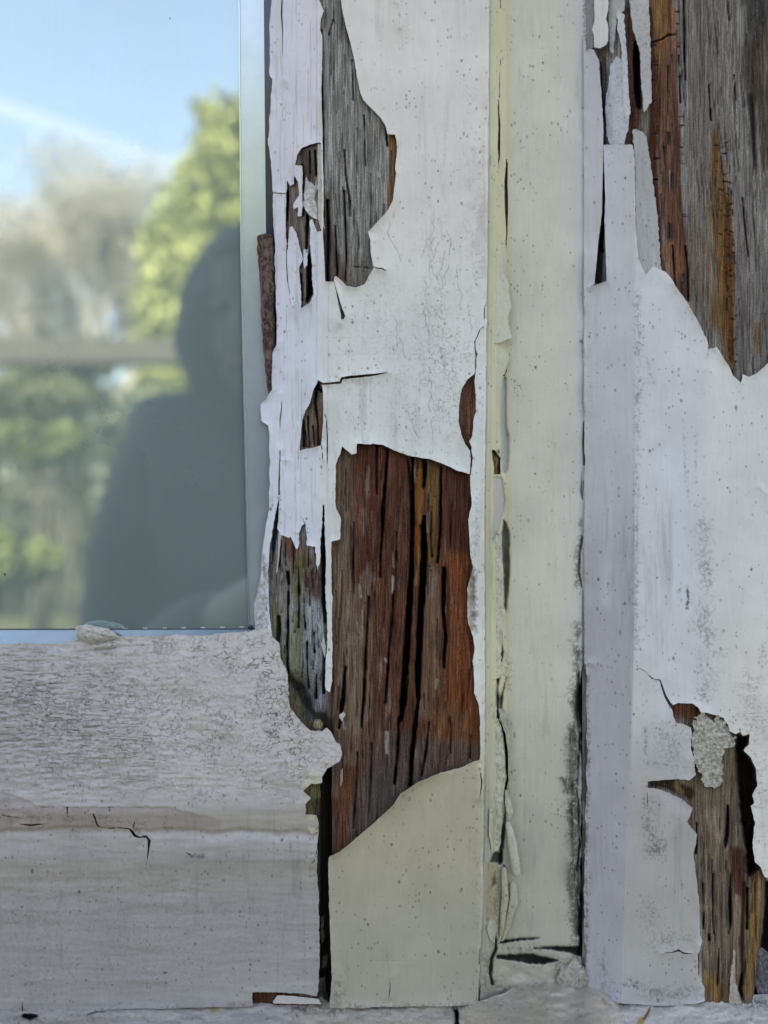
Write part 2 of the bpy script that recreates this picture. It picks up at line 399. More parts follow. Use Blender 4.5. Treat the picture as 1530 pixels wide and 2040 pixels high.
# ================================================================== SASH
sash = thing('window_sash', P2(200, 2000, -10), 'white painted wooden window sash with peeling paint and rotten lower corner', 'window')
# ---- stile, bare wood
g = G(505, 976, -3900, 2012); X, Y = g.X, g.Y
g.F = np.minimum(X - interp(Y, EDGE_L) - 2.5 + fbm(X, Y, 8, 14, 3, 40) * 2.5, interp(Y, ARRIS) - 3 - X)
g.F = np.minimum(g.F, np.where((Y > 1500), X - 661 + fbm(X, Y, 6, 30, 3, 9) * 2, 50))
g.H = stile_base(X, Y) - .15 - .55 * sm01(Y, 860, 900) * (X > 645) - .2 * (X > 645)
gr = fbm(X, Y, 3.2, 130, 4, 21); g2 = fbm(X, Y, 14, 260, 4, 22)
g.H -= np.clip(gr, 0, 1) * .35 + np.clip(g2, 0, 1) * .5
# fine drying checks follow the grain
chk = fbm(X + 3 * fbm(X, Y, 60, 200, 2, 3), Y, 5.0, 170, 3, 33); cm = np.clip((chk - .42) / .12, 0, 1) * np.where(Y < 600, .25, .5)
g.H -= cm * .7
base = np.array([.30, .29, .276]); g.C[:] = base
g.C *= (1 + .28 * g2 * np.where(Y < 600, .4, 1) + .25 * gr)[..., None]; g.C *= (1 - .6 * cm)[..., None]
# upper grey patch
g.streak([(700,-10,26),(690,60,18)], (.15,.125,.12), .7, 20)
g.streak([(648,390,6),(652,470,16),(662,570,34)], (.105,.062,.045), .85, 9)
g.streak([(646,470,4),(650,560,8)], (.05,.025,.018), .9, 5)
g.streak([(780,262,6),(784,300,9),(783,350,8),(776,420,5)], (.27,.135,.07), 1, 2.5, 2)
g.streak([(722,530,20),(715,560,22)], (.16,.145,.12), .7, 12)
for p in ([(686,300,.8),(689,350,1.2),(697,400,1.3),(698,430,.5)], [(686,380,1),(688,440,1.6),(690,520,1.6),(688,560,1)], [(768,240,.5),(772,290,1)], [(652,400,2.5),(654,470,3),(652,560,2)], [(668,450,.8),(672,540,1.4),(670,566,1)], [(640,60,1),(641,180,2.5),(642,290,3),(643,450,3)], [(664,40,.6),(655,70,.8)], [(702,120,.5),(704,200,.6)], [(725,230,.4),(728,330,.8)]):
    g.groove(p, 2.6, 1.2, 1, dark=(.02,.016,.014))
g.streak([(753,345,3),(755,350,3)], (.5,.48,.44), 1, 1, 1); g.streak([(750,380,1.5),(751,386,1)], (.5,.48,.44), 1, 1, 1)
g.groove([(702,531,1),(722,533,1),(742,534,1)], .6, 1.2, 1, dark=(.09,.08,.07))
# putty-side pockets
g.streak([(612,290,24),(606,360,34),(606,460,30),(606,620,18)], (.20,.165,.15), .95, 8)
g.streak([(608,310,8),(612,350,10)], (.10,.06,.05), .8, 6)
g.streak([(572,380,4),(569,440,5),(572,500,4)], (.12,.02,.02), .95, 3, 2)
for p in ([(616,510,4),(617,540,6),(617,585,6),(612,600,3)], [(571,362,3),(573,400,3.5),(570,440,2)], [(613,430,2),(612,470,2.5),(611,500,1)], [(603,330,1.5),(603,400,2),(603,430,1)], [(628,300,.8),(630,350,1)], [(617,300,.8),(618,345,1)], [(600,545,1),(603,600,1)]):
    g.groove(p, 3.5, 1.2, 1, dark=(.012,.01,.01))
# triangular hole
g.streak([(636,770,12),(622,830,24),(616,890,24)], (.165,.12,.098), .95, 8)
for p in ([(632,765,4),(628,800,2.5),(633,840,1.5),(635,886,2)], [(604,840,1.5),(606,890,2)], [(614,830,1),(617,890,1.5)], [(636,775,2),(641,780,3)], [(624,850,1),(627,886,1.4)], [(609,860,.8),(611,890,1)]):
    g.groove(p, 1.8, 1.2, 1.4, dark=(.022,.015,.012))
# the long bare panel
g.streak([(810,880,180),(810,1700,180)], (.125,.052,.031), 1, 14)
g.streak([(684,900,16),(684,1010,16),(682,1200,22),(700,1400,30),(690,1500,26)], (.215,.15,.108), .92, 12, 9)
g.streak([(712,960,14),(725,1060,10)], (.17,.09,.062), .7, 8, 7)
g.streak([(740,900,22),(745,1000,26),(748,1130,24)], (.115,.042,.027), .95, 12, 10)
g.streak([(790,890,20),(795,1000,22),(790,1200,26),(775,1350,28),(770,1500,24)], (.12,.048,.032), .9, 14, 12)
g.streak([(724,1180,16),(722,1300,16),(722,1420,20)], (.20,.135,.10), .8, 9, 8)
g.streak([(836,905,9),(835,985,10),(831,1060,8),(829,1120,7)], (.23,.095,.03), 1, 3, 3)
g.streak([(830,1040,6),(829,1115,5)], (.22,.065,.02), 1, 3, 2)
g.streak([(833,912,14),(835,922,13)], (.13,.06,.03), 1, 3, 2)
g.streak([(866,925,14),(862,1000,12),(858,1110,14)], (.19,.105,.045), .95, 5, 4)
g.streak([(862,1140,13),(862,1230,16),(858,1330,18),(850,1420,16)], (.175,.10,.066), .9, 9, 8)
g.streak([(905,940,20),(915,1030,24),(915,1100,22)], (.095,.036,.026), 1, 8, 8)
g.streak([(912,1120,22),(918,1200,18),(925,1290,24),(918,1400,40),(910,1480,44)], (.20,.062,.026), .95, 12, 10)
g.streak([(896,1450,50),(905,1500,50)], (.19,.088,.048), .7, 16, 10)
g.streak([(836,1110,6),(830,1160,7)], (.24,.12,.05), .9, 4, 3)
g.streak([(700,1490,20),(745,1500,30),(770,1420,20)], (.15,.095,.07), .6, 18, 14)
g.streak([(760,1560,40),(730,1620,40),(690,1660,40)], (.115,.088,.078), .85, 16, 14)
g.streak([(690,1540,12),(684,1620,12),(682,1690,10)], (.17,.066,.035), .85, 10, 9)
g.streak([(800,1520,60),(780,1590,50)], (.10,.08,.075), .75, 20, 12)
g.streak([(870,1525,60),(930,1510,30)], (.105,.078,.072), .75, 14, 10)
g.streak([(672,1480,10),(668,1580,8)], (.16,.12,.09), .7, 6, 5)
def slit(p, dep=5.0): g.groove(p, dep, 1.6, 1.6, dark=(.014,.009,.008))
slit([(822,910,1),(822,985,3),(821,1080,4),(819,1150,4.5),(813,1250,5.5),(808,1330,6),(803,1400,6.5),(800,1432,3)], 7)
slit([(845,1030,2),(843,1050,5),(845,1100,6),(841,1180,6),(836,1260,5.5),(832,1350,5),(833,1400,3),(826,1451,3.5),(820,1517,3.5),(818,1575,3)], 7)
slit([(751,887,.8),(750,960,1.3),(751,985,.5)], 2); slit([(772,890,1),(768,960,1.4),(763,1010,3.2),(761,1060,2.6),(758,1110,1.5),(757,1150,.6)], 4)
slit([(879,930,1),(878,985,1.8),(877,1060,2.4),(871,1120,1.6)], 3); slit([(885,1133,3.5),(884,1170,4.5),(883,1215,3),(888,1270,3),(884,1330,1.6)], 4)
slit([(735,1190,1),(731,1260,2),(727,1340,2.4),(724,1400,2),(720,1450,1)], 3); slit([(688,1330,1),(685,1370,3),(682,1400,4.5),(679,1432,3),(675,1450,1.5)], 4)
slit([(795,1430,2.5),(792,1500,2.2),(786,1560,2)], 3); slit([(775,1270,1),(773,1330,2),(768,1400,1.6)], 3)
slit([(846,918,3.5),(846,945,4),(844,970,2)], 2); slit([(812,915,1.2),(816,950,2),(817,1000,1.2)], 2)
slit([(855,1440,1),(848,1500,1.6),(840,1545,1)], 2.5); slit([(784,1180,1),(780,1250,1.8),(777,1290,1)], 2.5)
slit([(938,1465,.8),(936,1510,1.2)], 2); slit([(900,1440,.6),(897,1500,1)], 1.5); slit([(705,1040,.6),(703,1120,1.2),(704,1180,.6)], 1.5)
slit([(790,1060,.6),(789,1140,1.3),(787,1180,.5)], 2); slit([(860,1010,.6),(858,1070,1.3),(861,1110,.8)], 1.6)
slit([(741,1480,1),(738,1560,1.3),(735,1620,.6)], 2); slit([(712,1500,.8),(708,1600,1.3),(704,1650,.6)], 2)
for k in range(20):      # short cross breaks in the brown rot
    x = random.uniform(822, 870); y = random.uniform(920, 1140); L = random.uniform(4, 10)
    g.groove([(x, y, .3), (x + L * .7, y + random.uniform(-4, 4), .4)], .5, .9, .9, seed=k, dark=(.07,.035,.02))
for k in range(150):
    x = random.uniform(664, 950); y = random.uniform(900, 1500); L = random.uniform(25, 110)
    g.groove([(x, y, .1), (x + random.uniform(-3, 0), y + L * .5, .55), (x - random.uniform(0, 6), y + L, .1)], random.uniform(.4, 1.0), 1.1, .8, seed=k, dark=(.06,.028,.018))
for k in range(60):
    x = random.uniform(645, 780); y = random.uniform(0, 520); L = random.uniform(25, 110)
    g.groove([(x, y, .2), (x + 1, y + L * .5, .7), (x + random.uniform(-2, 3), y + L, .2)], random.uniform(.3, .9), .9, .8, seed=k, dark=(.08,.075,.07))
# raised pale fibres running with the grain
for k in range(110):
    x = random.choice((random.uniform(700, 800), random.uniform(664, 950))); y = random.uniform(930, 1560); L = random.uniform(12, 90)
    g.streak([(x, y, .1), (x + random.uniform(-2, 1), y + L * .5, random.uniform(.2, .8)), (x - random.uniform(0, 4), y + L, .1)], (.30,.215,.175), random.uniform(.35, .8), 1.1, 1.0, k, 5, 16)
for (x, y, w_, h_) in ((733,960,5,60),(725,1040,4,50),(732,1150,12,50),(722,1270,6,40),(862,1160,5,60),(758,1330,5,40),(775,1400,6,50)):
    g.streak([(x, y - h_ / 2, w_ * .3), (x, y, w_), (x - 2, y + h_ / 2, w_ * .3)], (.26,.20,.175), .5, 5, 6, int(x), 4, 14)
# pale broken fibre edges beside the slits
for p in ([(824,914,1.2),(826,960,1)], [(853,1020,1),(851,1060,1.5)], [(838,1395,1.2),(832,1440,1)], [(716,1165,2),(719,1190,1.5)], [(783,1150,3),(782,1180,2)], [(770,1460,4),(771,1500,3)], [(682,1440,4),(686,1452,2)], [(870,1355,2.2),(868,1372,1.5)], [(768,1313,2.5),(770,1318,2)], [(712,1240,1.5),(716,1262,1)], [(782,1100,1.3),(784,1130,1)], [(812,1345,1.2),(809,1360,1)]):
    g.streak(p, (.42,.36,.31), .85, 1.4, 1.2)
# rotten putty side
g.streak([(590,1060,60),(595,1440,60)], (.25,.245,.235), 1, 10)
g.streak([(575,1075,18),(610,1130,24)], (.20,.125,.10), .9, 12, 10)
g.streak([(583,1080,6),(586,1110,5)], (.22,.06,.035), .9, 6, 5)
g.streak([(600,1110,10),(595,1160,10),(588,1195,9)], (.17,.16,.075), .85, 7, 6)
g.streak([(625,1155,18),(636,1200,8)], (.10,.05,.045), .9, 8, 7)
g.streak([(545,1120,12),(548,1180,10)], (.18,.15,.14), .9, 8)
g.streak([(548,1200,6),(552,1260,8),(562,1310,9),(580,1350,12)], (.20,.19,.10), .95, 6, 6)
g.streak([(590,1230,16),(585,1300,16),(598,1350,14)], (.245,.255,.175), .9, 12, 8)
g.streak([(625,1210,16),(630,1300,20),(632,1400,16)], (.29,.33,.36), .95, 10, 6)
g.streak([(575,1190,7),(577,1260,6)], (.30,.34,.35), .8, 8, 5)
pit = sm01(Y, 1325, 1385) * sm01(Y, 1520, 1470) * np.clip(1 - np.abs(X - 610) / 75, 0, 1) * (X < 664)
g.H -= pit * 5
g.streak([(580,1350,8),(600,1375,15),(612,1400,14),(650,1440,14),(655,1470,9)], (.03,.026,.02), .92, 7, 6)
g.streak([(583,1385,8),(596,1425,14),(612,1450,8)], (.17,.16,.10), .95, 5, 5, sx=7, sy=9)
g.streak([(632,1340,6),(634,1390,7),(632,1415,4)], (.24,.27,.31), .95, 3, 3); g.streak([(622,1375,3),(626,1410,3)], (.24,.25,.27), .9, 2, 2); g.streak([(650,1395,4),(644,1415,3)], (.24,.24,.26), .9, 2, 2)
for p in ([(554,980,1.5),(551,1040,3.5),(545,1080,4),(542,1120,2)], [(646,1000,1.5),(643,1060,4),(644,1120,5),(646,1180,5),(647,1240,3)], [(574,1180,1),(574,1240,2.2),(572,1310,2),(575,1340,1.5)], [(595,1130,.7),(596,1200,1),(595,1250,.8)], [(612,1280,1),(613,1330,1.3),(616,1370,1)], [(555,1230,3),(556,1260,4),(553,1278,3)], [(628,1090,1.4),(634,1120,1.4)], [(573,1140,3),(575,1162,3)], [(645,1280,1.2),(645,1340,2),(646,1380,2)], [(558,1075,1),(556,1130,1.6)], [(626,1260,.6),(627,1300,.8)], [(631,1345,1.4),(630,1390,1.6)]):
    g.groove(p, 3.4, 1.5, 2, dark=(.015,.013,.010))
for k in range(60):
    x = random.uniform(540, 640); y = random.uniform(1070, 1330); L = random.uniform(10, 50)
    g.groove([(x, y, .2), (x + random.uniform(-2, 3), y + L, .9)], random.uniform(.5, 1.4), .9, 1.2, seed=k, dark=(.07,.06,.05))
g.H += np.where((X < 650) & (Y > 1060) & (Y < 1460), fbm(X, Y, 16, 40, 4, 71) * .9, 0)
g.streak([(936,820,14),(926,800,10)], (.185,.085,.055), 1, 18, 2)     # lens-shaped bare spot
g.streak([(935,760,14),(930,820,16),(935,880,8)], (.19,.088,.058), 1, 4, 2)
for k in range(22):
    y = random.uniform(760, 885); x = random.uniform(916, 936); g.groove([(x, y + 3, .1), (x + random.uniform(6, 14), y - 3, .2)], .2, 1, 1, seed=k, dark=(.12,.055,.04))
stile_wood = g.build('stile', WOOD, sash, thick=7, edge=(.10,.07,.05))

# ---- stile, paint film
def paint_colour(g, base):
    g.C[:] = base
g = G(505, 990, -3900, 2012, 1.6); X, Y = g.X, g.Y
g.F = np.minimum(X - interp(Y, EDGE_L) + fbm(X, Y, 9, 18, 3, 41) * 2.2, interp(Y, ARRIS) - X + fbm(X, Y, 10, 14, 3, 44) * 1.6)
g.F = np.minimum(g.F, np.where(Y > 1500, X - interp(Y, [(1500,655),(1706,655),(1720,654),(1800,656),(1860,658),(1950,661),(2010,656)]) + fbm(X, Y, 8, 12, 3, 46) * 1.4, 50))
g.F = np.minimum(g.F, interp(X, [(500,2020),(656,2009),(800,2006),(955,2003)]) - Y + fbm(X, Y, 20, 8, 2, 4) * 2)
g.hole(H1, .45, 12); g.hole(H2, .8, 7); g.hole(H3, .5, 10); g.hole(H4, .7, 9); g.hole(H5, 1.2, 8); g.hole(H6, .7, 8)
rough = [(937,1105),(950,1140),(958,1170),(955,1230),(948,1262),(930,1240),(928,1160)]
g.crack([(634,759,1.5),(643,765,2.2),(678,762,2.2),(681,754,2.6),(700,751,2.8),(722,749,2.6),(750,746,2.0),(771,742,.5)], .5)
g.crack([(742,530,1.2),(752,534,1.0),(762,535,1),(768,539,1),(774,535,.5)], .6)
g.crack([(665,561,.8),(671,582,1),(675,600,2),(680,618,3),(684,630,4),(683,634,2.5)], .6); g.crack([(679,628,.7),(679,642,.4)], .2)
g.crack([(970,577,.6),(970,600,.8),(965,612,.9),(965,650,.9),(957,655,.9),(946,681,1.0),(947,700,1.4),(949,706,2.3),(948,712,1),(947,743,1)], .5)
g.crack([(938,900,1.6),(940,912,1.8),(937,945,1.5)], .8)
g.crack([(646,820,.6),(650,835,.9),(652,870,1.3),(652,895,1.3),(652,917,.8),(654,940,.3)], .5); g.crack([(641,888,1),(643,915,.8)], .4)
g.crack([(560,784,.4),(561,810,.9),(558,835,1.2),(558,853,.5)], .3); g.crack([(558,898,.9),(557,925,1),(556,960,1.5),(556,985,1.4)], .5)
g.crack([(557,917,.7),(576,919,.5)], .3); g.crack([(558,1015,.8),(567,1022,.6)], .3)
g.crack([(594,1022,.3),(604,1035,.8),(608,1046,1)], .3); g.crack([(587,1058,.4),(594,1064,.8)], .3)
g.crack([(562,-5,1.2),(561,30,1.6),(563,60,1.0),(563,100,.8),(564,160,.45)], .3)
g.crack([(543,384,1.0),(568,385.5,1.0)], .3)
g.crack([(571,496,1),(571,530,1),(573,560,1),(577,580,.6),(580,620,.4)], .4); g.crack([(558,680,.3),(559,738,.6)], .3)
g.crack([(778,1948,.4),(777,1970,1.1),(775,1984,.8)], .3); g.crack([(956,1888,1),(955,1920,1.4)], .6)
g.crack([(956,1530,.8),(960,1560,1.3),(956,1590,.6)], .5); g.crack([(793,8+0,.3),(797,55,.3)], .2)
g.H = stile_base(X, Y) + .22
g.lift(.95, 9, 6, 45, .05)
g.lift(.6, 26, 16, 120, .0)
g.H += fbm(X, Y, 70, 260, 3, 51) * .12 + np.where(X < 640, fbm(X, Y, 9, 300, 3, 52) * .30, fbm(X, Y, 16, 400, 3, 52) * .06)
# curled lip of the low cream patch
cl = np.exp(-((X - 815) / 60) ** 2) * np.exp(-np.abs(Y - interp(X, [(750,1636),(784,1603),(797,1582),(831,1559),(876,1540)])) / 10) ; g.H += cl * 1.6
# ridge next to the putty line and small humps
g.H += np.exp(-((X - 641) / 3.0) ** 2) * .25 * (Y < 300)
wht = np.array([.745, .722, .688]); g.C[:] = wht
t = sm01(Y, 350, 800)[..., None]; g.C = g.C * (1 - t) + np.array([.70, .735, .725]) * t
t = sm01(Y, 1380, 1560)[..., None]; g.C = g.C * (1 - t) + np.array([.475, .445, .325]) * t  # cream patch; weaker light from here down is put into its colour
t = (sm01(Y, 1640, 1860) * .6)[..., None]; g.C = g.C * (1 - t) + np.array([.42, .42, .38]) * t
lav = (sm01(X, 662, 625))[..., None] * sm01(Y, 1900, 1700)[..., None]
lc = np.array([.70, .695, .78]) * (1 - sm01(Y, 300, 700)[..., None]) + np.array([.68, .73, .83]) * sm01(Y, 300, 700)[..., None]  # lavender of the slanted side, partly its light cast taken into the paint
g.C = g.C * (1 - lav) + lc * lav
g.streak([(655,640,14),(660,850,14),(655,1010,14)], (.66,.68,.64), .6, 10, 6)
g.streak([(640,250,5),(636,200,6)], (.62,.61,.56), .6, 6, 3)
t = (sm01(X, 945, 968) * sm01(Y, 750, 1100))[..., None] * .5; g.C = g.C * (1 - t) + np.array([.66, .65, .53]) * t
for (x, y, r) in ((930,360,20),(935,400,18),(925,450,16),(940,480,14),(690,700,9),(672,640,12),(680,760,14),(695,770,8),(620,980,14),(605,965,12),(675,830,10),(945,300,12),(665,655,10),(738,640,8)):
    g.streak([(x, y, r * .3), (x + 4, y + r * .6, r * .3)], (.585, .61, .625), .55, 5, 11, int(x), 12, 14)
# hairlines along the putty side
hr = random.Random(31)
for k in range(46):
    x = hr.uniform(548, 648); y = hr.uniform(-10, 1060); L = hr.uniform(30, 170)
    g.groove([(x, y, .1), (x + hr.uniform(-2, 2), y + L * .5, .45), (x + hr.uniform(-2, 2), y + L, .1)], .12, .9, .6, seed=k, dark=(.42,.42,.46))
for x in (590, 630, 653): g.groove([(x, -10, .3), (x + 2, 500, .6), (x - 2, 1000, .3)], .12, 1.2, 1.2, seed=int(x), dark=(.48,.48,.52))
# long branching cracks wandering down the right half
for k in range(26):
    x = hr.choice((hr.uniform(835, 905), hr.uniform(770, 940))); y = hr.uniform(430, 840); pts = []
    for q in range(hr.randint(4, 9)):
        pts.append((x, y, .32)); x += hr.uniform(-6, 6); y += hr.uniform(5, 14)
        if hr.random() < .35: g.groove([(x, y, .3), (x + hr.uniform(-12, 12), y + hr.uniform(-4, 8), .1)], .12, .9, .4, dark=(.36,.37,.36))
    g.groove(pts, .14, .9, .5, seed=k, dark=(.30,.31,.30))
# crazing over the right half and near breaks
g.mask(0, [(770,620,60),(800,800,80),(830,870,40)], .25, 60, 40); g.mask(0, [(860,480,10),(880,700,60),(900,860,40)], .45, 40, 30)
g.mask(0, [(850,400,10),(855,560,20)], .3, 30, 24); g.mask(0, [(955,300,6),(955,560,8)], .35, 16, 10)
g.mask(1, [(930,150,8),(945,420,14),(940,640,10)], .22, 26, 20, sc_=18); g.mask(1, [(690,640,20),(700,820,20)], .16, 30, 20)
g.mask(0, [(640,60,3),(638,280,4)], .3, 8, 6)
g.mask(1, [(556,980,1),(553,1040,1)], .8, 7, 5); g.mask(1, [(943,1140,4),(944,1200,5),(945,1260,4)], .8, 6, 6, sc_=12); g.streak([(938,1130,5),(938,1190,8),(940,1255,5)], (.36,.27,.21), .85, 5, 6, sx=6, sy=7)
g.mask(1, [(950,1700,3),(958,2000,6)], .35, 14, 12); g.mask(1, [(675,1960,10),(670,2000,14)], .5, 16, 14); g.mask(1, [(700,2006,6),(940,2004,5)], .6, 8, 6)
g.mask(1, [(524,1110,4),(530,1160,6)], .75, 7, 6); g.mask(1, [(790,5,3),(805,2,3)], .3, 6, 5); g.mask(1, [(950,1000,3),(946,1110,4)], .5, 8, 6)
g.mask(1, [(545,330,2),(560,600,2)], .15, 16, 12)
g.build('paint_film', PAINT, stile_wood, thick=.5, edge=(.66,.64,.58))

# ---- bottom rail
def rail_base(X, Y):
    top = interp(X, [(-4000,1283),(130,1283),(250,1266),(541,1256),(700,1262)])
    t = np.clip((Y - top) / (1592 - top), -.05, 1)
    h = -6.6 + 7.8 * np.clip(t, 0, 1) ** .72
    Y = Y + 13 * fbm(X, X * 0, 75, 9, 4, 55) * (Y > 1600)
    rk = .25 + .75 * sm01(X, 180, 420)
    h = np.where(Y > 1592, 1.2 + .5 * sm01(Y, 1592, 1640) - .5 * sm01(Y, 1648, 1657) + rk * (.9 * sm01(Y, 1657, 1675) - 1.1 * sm01(Y, 1700, 1745)), h)
    return h
g = G(-3900, 700, 1236, 2030); X, Y = g.X, g.Y
g.keep([(-3990,1300),(130,1300),(260,1284),(530,1276),(575,1360),(600,1430),(655,1455),(670,1490),(655,1520),(638,1560),(636,2012),(-3990,2020)], 1.5)
g.H = rail_base(X, Y) - 1.6 - np.clip(fbm(X, Y, 90, 5, 4, 61), 0, 1) * .4
g.C[:] = (.15, .11, .08)
g.streak([(622,1500,20),(618,1620,20)], (.13,.12,.055), .9, 8, 8, sx=8, sy=8)
g.streak([(632,1600,10),(632,1990,10)], (.05,.04,.03), .9, 5)
g.streak([(505,1990,30),(560,1990,30)], (.12,.05,.03), 1, 8)
rail_wood = g.build('bottom_rail', WOOD, sash, thick=12, edge=(.05,.04,.03))
g = G(-3900, 700, 1230, 2030); X, Y = g.X, g.Y
g.F = np.minimum(Y - interp(X, [(p[0] if False else p[0], p[1]) for p in RAIL_T]) + fbm(X, Y, 10, 8, 3, 62) * 2.2, interp(X, RAIL_B) - Y + fbm(X, Y, 30, 8, 3, 63) * 1.5)
g.keep([p for p in RAIL_OUT], 1.3, 8)
rc = [[(0,1612,.3),(60,1607,.5),(120,1609,.7),(180,1607,.4),(250,1609,.6),(300,1607,.3)], [(196,1646,.9),(215,1650,.7),(232,1649,1.2),(240,1649,1.3)], [(185,1620,.8),(189,1630,1.8),(194,1645,1.2),(205,1648,.6)], [(240,1649,1.3),(258,1651,1.2),(263,1657,3),(269,1665,2.6),(278,1668,1.6),(292,1666,2),(297,1675,3.2),(296,1690,2),(294,1708,.9),(291,1728,.3)], [(270,1629,.5),(266,1648,1.6)],
      [(3,1623,1),(20,1627,1.2),(36,1628,.9)], [(40,1642,.6),(60,1644,2.2),(90,1641,.8)], [(44,1995,.5),(45,2016,1.6)], [(142,1654,.8),(152,1656,1)], [(134,1608,1.2),(134,1626,.8)], [(372,1699,1.4),(380,1703,1)]]
for c in rc: g.crack(c, .7)
g.crack([(631,1688,.4),(630,1700,1),(625,1716,.8),(619,1722,.6),(617,1735,.5)], .4)
g.hole([(503,1977),(551,1977),(606,1981),(634,1988),(634,2000),(590,1998),(543,1996),(504,1995)], .5)
g.H = rail_base(X, Y) + .05
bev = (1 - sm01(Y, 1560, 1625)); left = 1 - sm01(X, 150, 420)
fl_ = fbm(X, Y, 34, 5.0, 4, 64); cr = fbm(X, Y, 7, 7, 3, 65)
g.H += bev * (fl_ * .42 * (.4 + .6 * left) + cr * .26 + fbm(X, Y, 40, 30, 3, 66) * .5)
g.H += 1.5 * sm01(X, 540, 680) * np.exp(-((Y - 1500) / 70) ** 2)
# ridged plates of brittle putty
vr = np.abs(fbm(X + 6 * cr, Y, 13, 8, 3, 67)); g.H -= bev * np.clip(1 - vr / .05, 0, 1) * .22
g.H += (1 - bev) * (fbm(X, Y, 160, 22, 3, 68) * .34 + fbm(X, Y, 50, 9, 3, 70) * .10 + fbm(X, Y, 9, 7, 3, 69) * .05)
g.lift(.5, 10, 7, 50, .05)
g.H += .25 * sm01(X + 2.2 * Y, 3440, 3455) * sm01(Y, 1700, 1600) * 0
# first coat edge, lower left of the bevel
e = interp(X, [(-4000,1575),(0,1576),(38,1588),(60,1597),(72,1606),(250,1606),(330,1607),(470,1640)]); st_ = sm01(Y, e - 1.5 + fbm(X, Y, 12, 12, 2, 7) * 3, e + 2.5 + fbm(X, Y, 12, 12, 2, 7) * 3) * (X < 440)
g.H -= st_ * .30 * (1 - sm01(X, 380, 440))
g.C[:] = (.465, .455, .455)  # rail tones lowered to stand in for weaker light near the sill
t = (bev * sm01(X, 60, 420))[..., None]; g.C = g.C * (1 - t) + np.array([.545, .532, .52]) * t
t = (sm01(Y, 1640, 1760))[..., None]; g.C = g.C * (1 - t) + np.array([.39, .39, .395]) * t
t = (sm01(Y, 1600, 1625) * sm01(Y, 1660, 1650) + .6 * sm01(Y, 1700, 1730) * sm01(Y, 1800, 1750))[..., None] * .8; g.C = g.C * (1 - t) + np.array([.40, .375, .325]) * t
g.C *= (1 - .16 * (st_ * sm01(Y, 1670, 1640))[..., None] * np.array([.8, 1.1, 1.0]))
for (x, y, r) in ((28,1455,14),(225,1508,16),(255,1552,16),(370,1375,22),(445,1465,18),(620,1545,16),(560,1560,30),(395,1450,16)):
    g.streak([(x - r, y, r * .35), (x + r, y + 3, r * .3)], (.40,.39,.33), .6, 7, 9, int(x + y), 16, 10)
g.streak([(628,1548,9),(612,1562,7)], (.52,.50,.33), .7, 7, 5)
g.mask(0, [(200,1280,10),(430,1290,24),(540,1330,40),(560,1440,60),(600,1510,40)], 1.0, 40, 30)
g.mask(0, [(100,1420,90),(300,1400,90),(420,1480,80)], .62, 60, 50)
g.mask(2, [(-200,1400,120),(150,1420,110),(300,1500,60)], .9, 60, 40); g.mask(2, [(420,1520,30),(560,1560,20)], .5, 30, 20)
g.mask(2, [(-100,1300,10),(200,1310,10)], .6, 20, 16)
g.mask(1, [(250,1540,30),(150,1500,60),(60,1380,50)], .30, 60, 40); g.mask(1, [(380,1370,20),(450,1450,30)], .35, 30, 24)
g.mask(1, [(-200,1850,150),(300,1850,150),(560,1850,60)], .17, 60, 60); g.mask(1, [(-200,1630,8),(200,1630,10),(330,1650,8)], .4, 14, 14, sc_=18)
g.mask(1, [(60,1644,5),(90,1644,4)], .6, 8, 6); g.mask(1, [(-100,2012,3),(170,2012,3),(500,2002,3),(640,1995,4)], .5, 9, 6)
g.mask(1, [(270,1655,6),(296,1672,5)], .5, 8, 6); g.mask(1, [(380,1705,5),(405,1707,3)], .8, 6, 5); g.mask(1, [(400,1583,8),(440,1590,8)], .5, 14, 10)
g.mask(1, [(622,1700,3),(628,1800,2),(628,1980,3)], .35, 6, 5); g.mask(1, [(0,1655,3),(330,1657,3),(600,1652,3)], .35, 7, 6)
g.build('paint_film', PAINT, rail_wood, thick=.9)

def blob(name, c, rx, ry, rh, h0, col, mat, parent, seed=1, amp=.18, wavy=14, msk=(0, 0, 0), rot=0.0, flat=0.0):
    """a lump lying on the surface: closed, lumpy, in photo pixels (h in mm)"""
    nu, nv_ = 40, 22; vs = []; fs = []
    for j in range(nv_ + 1):
        th = math.pi * j / nv_
        for i in range(nu):
            ph = 2 * math.pi * i / nu
            x = math.sin(th) * math.cos(ph); y = math.cos(th); z = math.sin(th) * math.sin(ph)
            n_ = 1 + amp * float(vn(np.array(x * 2.1 + 7 + seed), np.array(y * 2.1 + z * 1.7 + 5), seed) * 2 - 1) + amp * .4 * float(vn(np.array(x * 6 + 7 + seed), np.array(y * 6 + z * 5 + 5), seed) * 2 - 1)
            px = x * rx * n_; py = y * ry * n_; hz = z * rh * n_
            if flat: hz = max(hz, -rh * flat)
            cx, sx_ = math.cos(rot), math.sin(rot)
            vs.append(P2(c[0] + px * cx - py * sx_, c[1] + px * sx_ + py * cx, h0 + hz))
    for j in range(nv_):
        for i in range(nu):
            i2 = (i + 1) % nu; fs.append((j * nu + i, j * nu + i2, (j + 1) * nu + i2, (j + 1) * nu + i))
    me = bpy.data.meshes.new(name); me.from_pydata(vs, [], fs)
    at = me.color_attributes.new('col', 'FLOAT_COLOR', 'POINT'); at.data.foreach_set('color', list((*col, 1)) * len(vs))
    at = me.color_attributes.new('msk', 'FLOAT_COLOR', 'POINT'); at.data.foreach_set('color', list((*msk, 1)) * len(vs))
    return link(name, me, mat, parent, True)
blob('putty_lump', (192,1264), 40, 17, 2.6, -5.6, (.60,.585,.55), PAINT, rail_wood, 3, .22, msk=(.5,.15,.5), rot=.16)
